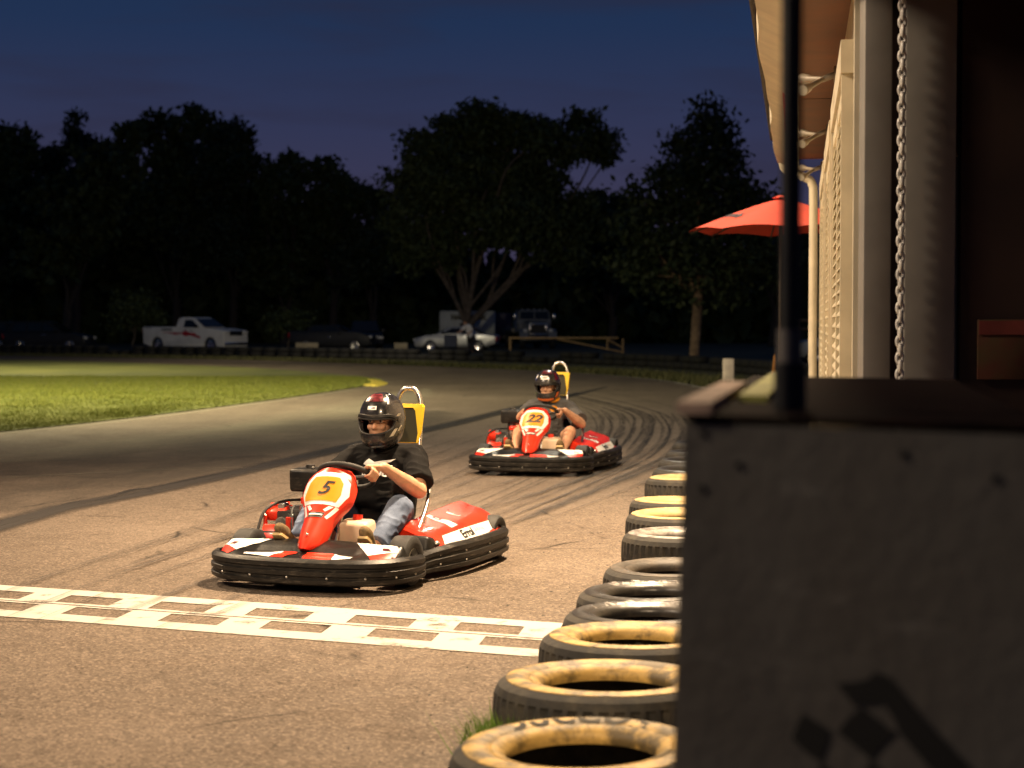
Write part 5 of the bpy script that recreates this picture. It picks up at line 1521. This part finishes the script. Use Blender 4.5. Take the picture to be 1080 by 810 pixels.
tree('tall ragged dark cedar with bare lower trunk left of the parasol', 732, 63, ced, 9, .19, M['leaf2'], M['bark2'], .25, 3.2, 'trees behind the track', .30)
WL = [
 ('tree with a rounded crown cut off at the left edge of the treeline', -5, 128, [(0, 150, 26), (15, 165, 24), (-20, 170, 34), (5, 205, 36), (30, 205, 28), (0, 260, 40)]),
 ('slender tree with a pointed top second from the left edge', 80, 131, [(84, 130, 9), (80, 142, 9), (90, 145, 9), (84, 158, 14), (60, 172, 18), (45, 175, 12), (100, 170, 16), (80, 200, 36), (75, 260, 40)]),
 ('broad tree behind the black car with pale stems', 70, 118, [(125, 160, 20), (140, 145, 15), (118, 190, 34), (60, 215, 34), (90, 240, 36), (60, 270, 30)]),
 ('tall tree with gaps of sky in its top above the white pickup', 185, 130, [(150, 140, 18), (165, 128, 12), (205, 122, 12), (195, 138, 18), (215, 132, 14), (180, 165, 26), (205, 190, 36), (170, 230, 40)]),
 ('tall round topped tree just right of the one with gaps', 245, 129, [(228, 150, 18), (240, 138, 14), (255, 150, 18), (262, 170, 16), (240, 180, 32), (255, 215, 36), (230, 255, 40)]),
 ('lower round tree in the dip of the treeline', 300, 127, [(290, 185, 14), (308, 172, 11), (318, 180, 12), (302, 205, 26), (310, 245, 36), (290, 285, 34)]),
 ('low rounded tree left of the big oak', 350, 128, [(335, 182, 13), (348, 178, 11), (362, 190, 14), (345, 210, 26), (370, 215, 22), (350, 255, 38)]),
 ('lowest small tree touching the left side of the big oak', 392, 126, [(380, 205, 14), (395, 212, 13), (390, 235, 24), (405, 260, 30), (385, 280, 30)]),
 ('dark tree filling the gap between the oak and the cedar', 645, 122, [(640, 215, 15), (655, 222, 16), (668, 235, 18), (640, 255, 30), (665, 270, 30), (620, 285, 30)]),
 ('dark tree between the cedar and the clubhouse', 815, 118, [(800, 235, 20), (822, 225, 18), (835, 250, 26), (805, 275, 30), (840, 295, 30)]),
]
for i, (lb, u, d, bl) in enumerate(WL):
    tree(lb, u, d, bl, 20 + i, .30, M['leaf2' if i % 3 == 1 else 'leaf'], M['barkd'], (.50, .40, .58)[i % 3], (.85, 1.25, .7)[i % 3], 'trees behind the track', .2)
for lb, u, d, bl, sd_ in (('leafy shrub left of the white pickup', 140, 101, [(140, 322, 18), (155, 335, 14), (128, 338, 14)], 61), ('leafy shrub between pickup and navy car', 304, 101, [(300, 338, 14), (315, 342, 11), (290, 348, 9)], 62)):
    t = tree(lb, u, d, bl, sd_, .06, M['leaf'], M['bark'], .26, 2.2, None, .1); t.name = 'shrub'; t['category'] = 'shrub'
# far wood that closes the view between and behind the trees
rs = np.random.RandomState(4)
prof_u = [-120, -40, 20, 60, 110, 200, 255, 300, 360, 410, 470, 600, 650, 720, 830, 900, 1100, 1300]
prof_v = [190, 180, 175, 185, 180, 160, 175, 205, 215, 250, 265, 260, 245, 255, 250, 240, 230, 230]
n = 52000; uu_ = rs.uniform(-120, 1300, n); dd_ = rs.uniform(136, 152, n); kk = dd_ / FPX
zt = CAMH - (np.interp(uu_, prof_u, prof_v) - 342) * kk; zt *= (.93 + .12 * np.sin(uu_ * .31) * np.sin(uu_ * .083))
zz = zt * rs.rand(n) ** .8
P = np.stack([(uu_ - 540) * kk, dd_, zz], 1)
a = rs.normal(size=(n, 3)); a /= np.linalg.norm(a, axis=1)[:, None]; b = np.cross(a, rs.normal(size=(n, 3))); b /= np.linalg.norm(b, axis=1)[:, None]
s = (.5 + 1.3 * np.clip(1.15 - zz / zt, 0, 1) * (.5 + rs.rand(n)))[:, None]
V = np.empty((n, 4, 3)); V[:, 0] = P - a * s * .6; V[:, 1] = P + b * s * .42; V[:, 2] = P + a * s * .6; V[:, 3] = P - b * s * .42
wd = leaf_obj('woods', V.reshape(-1, 3), n, M['leaf'], None); wd['kind'] = 'stuff'; wd['label'] = 'dark mass of far woodland behind the parked vehicles'
# roadside weeds along the verge
def samp_verge(r):
    i = r.randrange(8, len(osp) - 16); x, y = osp[i]; x2, y2 = osp[i + 1]; t = r.random(); k = abs(r.gauss(0, .9)) + .1
    x, y = x + (x2 - x) * t, y + (y2 - y) * t
    dx, dy = x2 - osp[i][0], y2 - osp[i][1]; l = math.hypot(dx, dy)
    return x + dy / l * k, y - dx / l * k, 1 + .5 * r.random()
vg = blades('verge_weeds', samp_verge, 22000, .05, .16, .014, blade_mat('verge_blades', (.035, .042, .014), (.10, .09, .04)), -.012)
# ================================================================= karts and drivers
Y5, Y22 = R(YAW5), R(YAW22)
make_kart('red racing kart number 5 crossing the chequered line nearest the camera', K5, Y5, '5')
make_kart('red racing kart number 22 following farther up the track', K22, Y22, '22')
def wing(s):
    return [(-.085 * s, .01), (-.05 * s, .045), (.0, .02), (.05 * s, .035), (.125 * s, .05), (.06 * s, .01), (.11 * s, .008), (.04 * s, -.015), (.07 * s, -.03), (.0, -.035), (-.03 * s, -.015)]
helm5 = [('white_label', -13, 11, 32, 40, 'white', 0), ('red_label_line', -9, 7, 34.5, 37.5, 'darkred', 0), ('crown_print', -35, 30, 50, 74, 'darkred', 0),
         ('silver_flash', 40, 52, -27, -12, 'metal', 16), ('silver_flash', 66, 76, -20, -6, 'metal', 14), ('silver_flash', 62, 78, 18, 24, 'metal', 10), ('crown_line', 40, 46, 44, 70, 'metal', 8), ('silver_flash', -60, -48, -24, -10, 'metal', -14)]
helm22 = [('white_label', -17, 14, 32, 44, 'white', 0), ('black_label_line', -12, 9, 36, 40, 'ink', 0), ('crown_print', -22, 40, 52, 72, 'darkred', 0), ('crown_print', 45, 75, 30, 60, 'darkred', 6), ('blue_flash', -62, -44, 30, 50, 'bluep', 0),
          ('orange_chin_flash', -36, 36, -42, -34, 'orangep', 0), ('white_flash', -52, -40, 36, 48, 'white', 0), ('red_flash', 42, 62, -34, -18, 'orangep', 10)]
M['bluep'] = mat('blue_print', (.03, .06, .25), .3, coat=.5); M['orangep'] = mat('orange_print', (.62, .14, .03), .3, coat=.5)
st5 = dict(bulk=.966, lean=.03, tee='tee', legs='denim', long=True, drape=True, helmet=helm5,
           print=[('chest_print', poly2d([(x, y + .05) for x, y in wing(1)], .02), 'white'), ('chest_script', (lambda t: ([(x, y + .005) for x, y in t[0]], t[1]))(text2d('Speed', .07, .3, .002)), 'white')])
st22 = dict(bulk=.96, lean=-.02, grip={1: R(-6), -1: R(196)}, elbow=(.0, .03, -.02), drop=.05, tee='greytee', legs='shorts', long=False, drape=True, helmet=helm22,
            print=[('chest_emblem', poly2d([(.07 + .042 * math.cos(a) * (1 if math.sin(a) > -.3 else .7), .035 + .04 * math.sin(a)) for a in [2 * math.pi * i / 16 for i in range(16)]], .02), 'plate')])
make_driver('driver of kart 5 in black helmet, black tee and blue jeans', K5, Y5, st5)
d22 = make_driver('driver of kart 22 in grey tee and shorts with printed black helmet', K22, Y22, st22)
# yellow collar peeping out under the second driver's helmet
MB().tube([Vector((-.306 + .070 * math.cos(a), .02 + .066 * math.sin(a), (.772 - .06) - .02 * math.cos(a))) for a in [2 * math.pi * i / 28 for i in range(28)]], .016, 8, closed=True).build('neck_band', M['plate'], d22)

# ================================================================= light
def flood(name, loc, to, power, col, size, blend=.6, rad=.25):
    l = bpy.data.lights.new(name, 'SPOT'); l.energy = power; l.color = col; l.spot_size = R(size); l.spot_blend = blend; l.shadow_soft_size = rad
    o = bpy.data.objects.new(name, l); COL.objects.link(o); o.location = loc
    o.rotation_euler = (Vector(to) - Vector(loc)).to_track_quat('-Z', 'Y').to_euler()
    return o
WARM = (1.0, .725, .45)
flood('track_floodlight', (1.1, 11.0, 6.4), (.2, 10.8, 0), P_MAIN, WARM, 135, 1.0)
flood('pit_floodlight', (-9.5, 5.2, 8.2), (1.0, 11, .6), P_PIT, (1.0, .78, .55), 105, .8, 1.1)
flood('across_floodlight', (-7, 16.5, 8.4), (2.0, 14, .8), P_ACR, WARM, 80, .8)
flood('far_grass_fill', (-17, 54, 9.5), (-16, 55, 0), P_INF2, (1.0, .88, .52), 140, .9)  # unseen second lamp, added so the far grass shows
flood('infield_floodlight', (-10.5, 30, 8.8), (-10.8, 33, 0), P_INF, (1.0, .88, .52), 150, .8)
flood('corner_fill', (1.2, 22.2, 7.4), (1.8, 23, 0), P_COR, (1.0, .88, .66), 150, .6)  # unseen lamp, added to brighten the parasol and hairpin
flood('car_park_fill', (-6, 66, 7), (-10, 84, 0), P_CAR, (1.0, .84, .62), 120, .8)  # unseen lamp, added to brighten the parked vehicles
flood('front_fill', (-.62, -2.0, 7.0), (-.4, 11, .4), P_FRONT, WARM, 66, .9)  # unseen fill lamp, added behind the camera to light the kart fronts

# ================================================================= sky
w = bpy.data.worlds.new('World'); scene.world = w; w.use_nodes = True
N, L = w.node_tree.nodes, w.node_tree.links
bg = N['Background']
tc = N.new('ShaderNodeTexCoord'); sx = N.new('ShaderNodeSeparateXYZ'); L.new(tc.outputs['Generated'], sx.inputs[0])
sky = N.new('ShaderNodeTexSky'); sky.sky_type = 'NISHITA'; sky.sun_disc = False; sky.sun_elevation = R(-4.5); sky.sun_rotation = R(-65); sky.ozone_density = 3
cr = N.new('ShaderNodeValToRGB'); e = cr.color_ramp.elements
e[0].position = 0.0; e[0].color = (.030, .026, .055, 1); e[1].position = 1; e[1].color = (.004, .012, .035, 1)
for p_, c_ in SKY: q = e.new(p_); q.color = (*c_, 1)
L.new(sx.outputs['Z'], cr.inputs[0])
# thin bands of dusk cloud
mp = N.new('ShaderNodeMapping'); mp.inputs['Scale'].default_value = (2.2, 2.2, 15); L.new(tc.outputs['Generated'], mp.inputs[0])
nz = N.new('ShaderNodeTexNoise'); nz.inputs['Scale'].default_value = 2.4; nz.inputs['Detail'].default_value = 5; nz.inputs['Distortion'].default_value = .5; L.new(mp.outputs[0], nz.inputs['Vector'])
mr = N.new('ShaderNodeMapRange'); mr.inputs[1].default_value = .47; mr.inputs[2].default_value = .70; mr.inputs[4].default_value = .5; L.new(nz.outputs['Fac'], mr.inputs[0])
m1 = N.new('ShaderNodeMix'); m1.data_type = 'RGBA'; L.new(mr.outputs[0], m1.inputs[0]); L.new(cr.outputs[0], m1.inputs[6]); m1.inputs[7].default_value = (.024, .022, .044, 1)
ad = N.new('ShaderNodeMix'); ad.data_type = 'RGBA'; ad.blend_type = 'ADD'; ad.inputs[0].default_value = NISH; L.new(m1.outputs[2], ad.inputs[6]); L.new(sky.outputs[0], ad.inputs[7])
L.new(ad.outputs[2], bg.inputs['Color']); bg.inputs['Strength'].default_value = 1.0

# ================================================================= camera
cam = bpy.data.cameras.new('camera'); co = bpy.data.objects.new('camera', cam); COL.objects.link(co)
co.location = (0, 0, CAMH); co.rotation_euler = (math.pi / 2 - TILT, 0, 0)
cam.sensor_width = 36; cam.lens = FPX / 1080 * 36; cam.clip_end = 3000; cam.clip_start = .05
cam.dof.use_dof = True; cam.dof.focus_distance = 10.2; cam.dof.aperture_fstop = 2.5; cam.dof.aperture_blades = 7
scene.camera = co
vs = scene.view_settings; vs.view_transform = 'Standard'; vs.look = 'None'; vs.exposure = 0; vs.gamma = 1; vs.use_curve_mapping = False
cy = scene.cycles; cy.use_denoising = True; cy.transparent_max_bounces = 40; cy.max_bounces = 6; cy.sample_clamp_indirect = 4; cy.use_light_tree = True
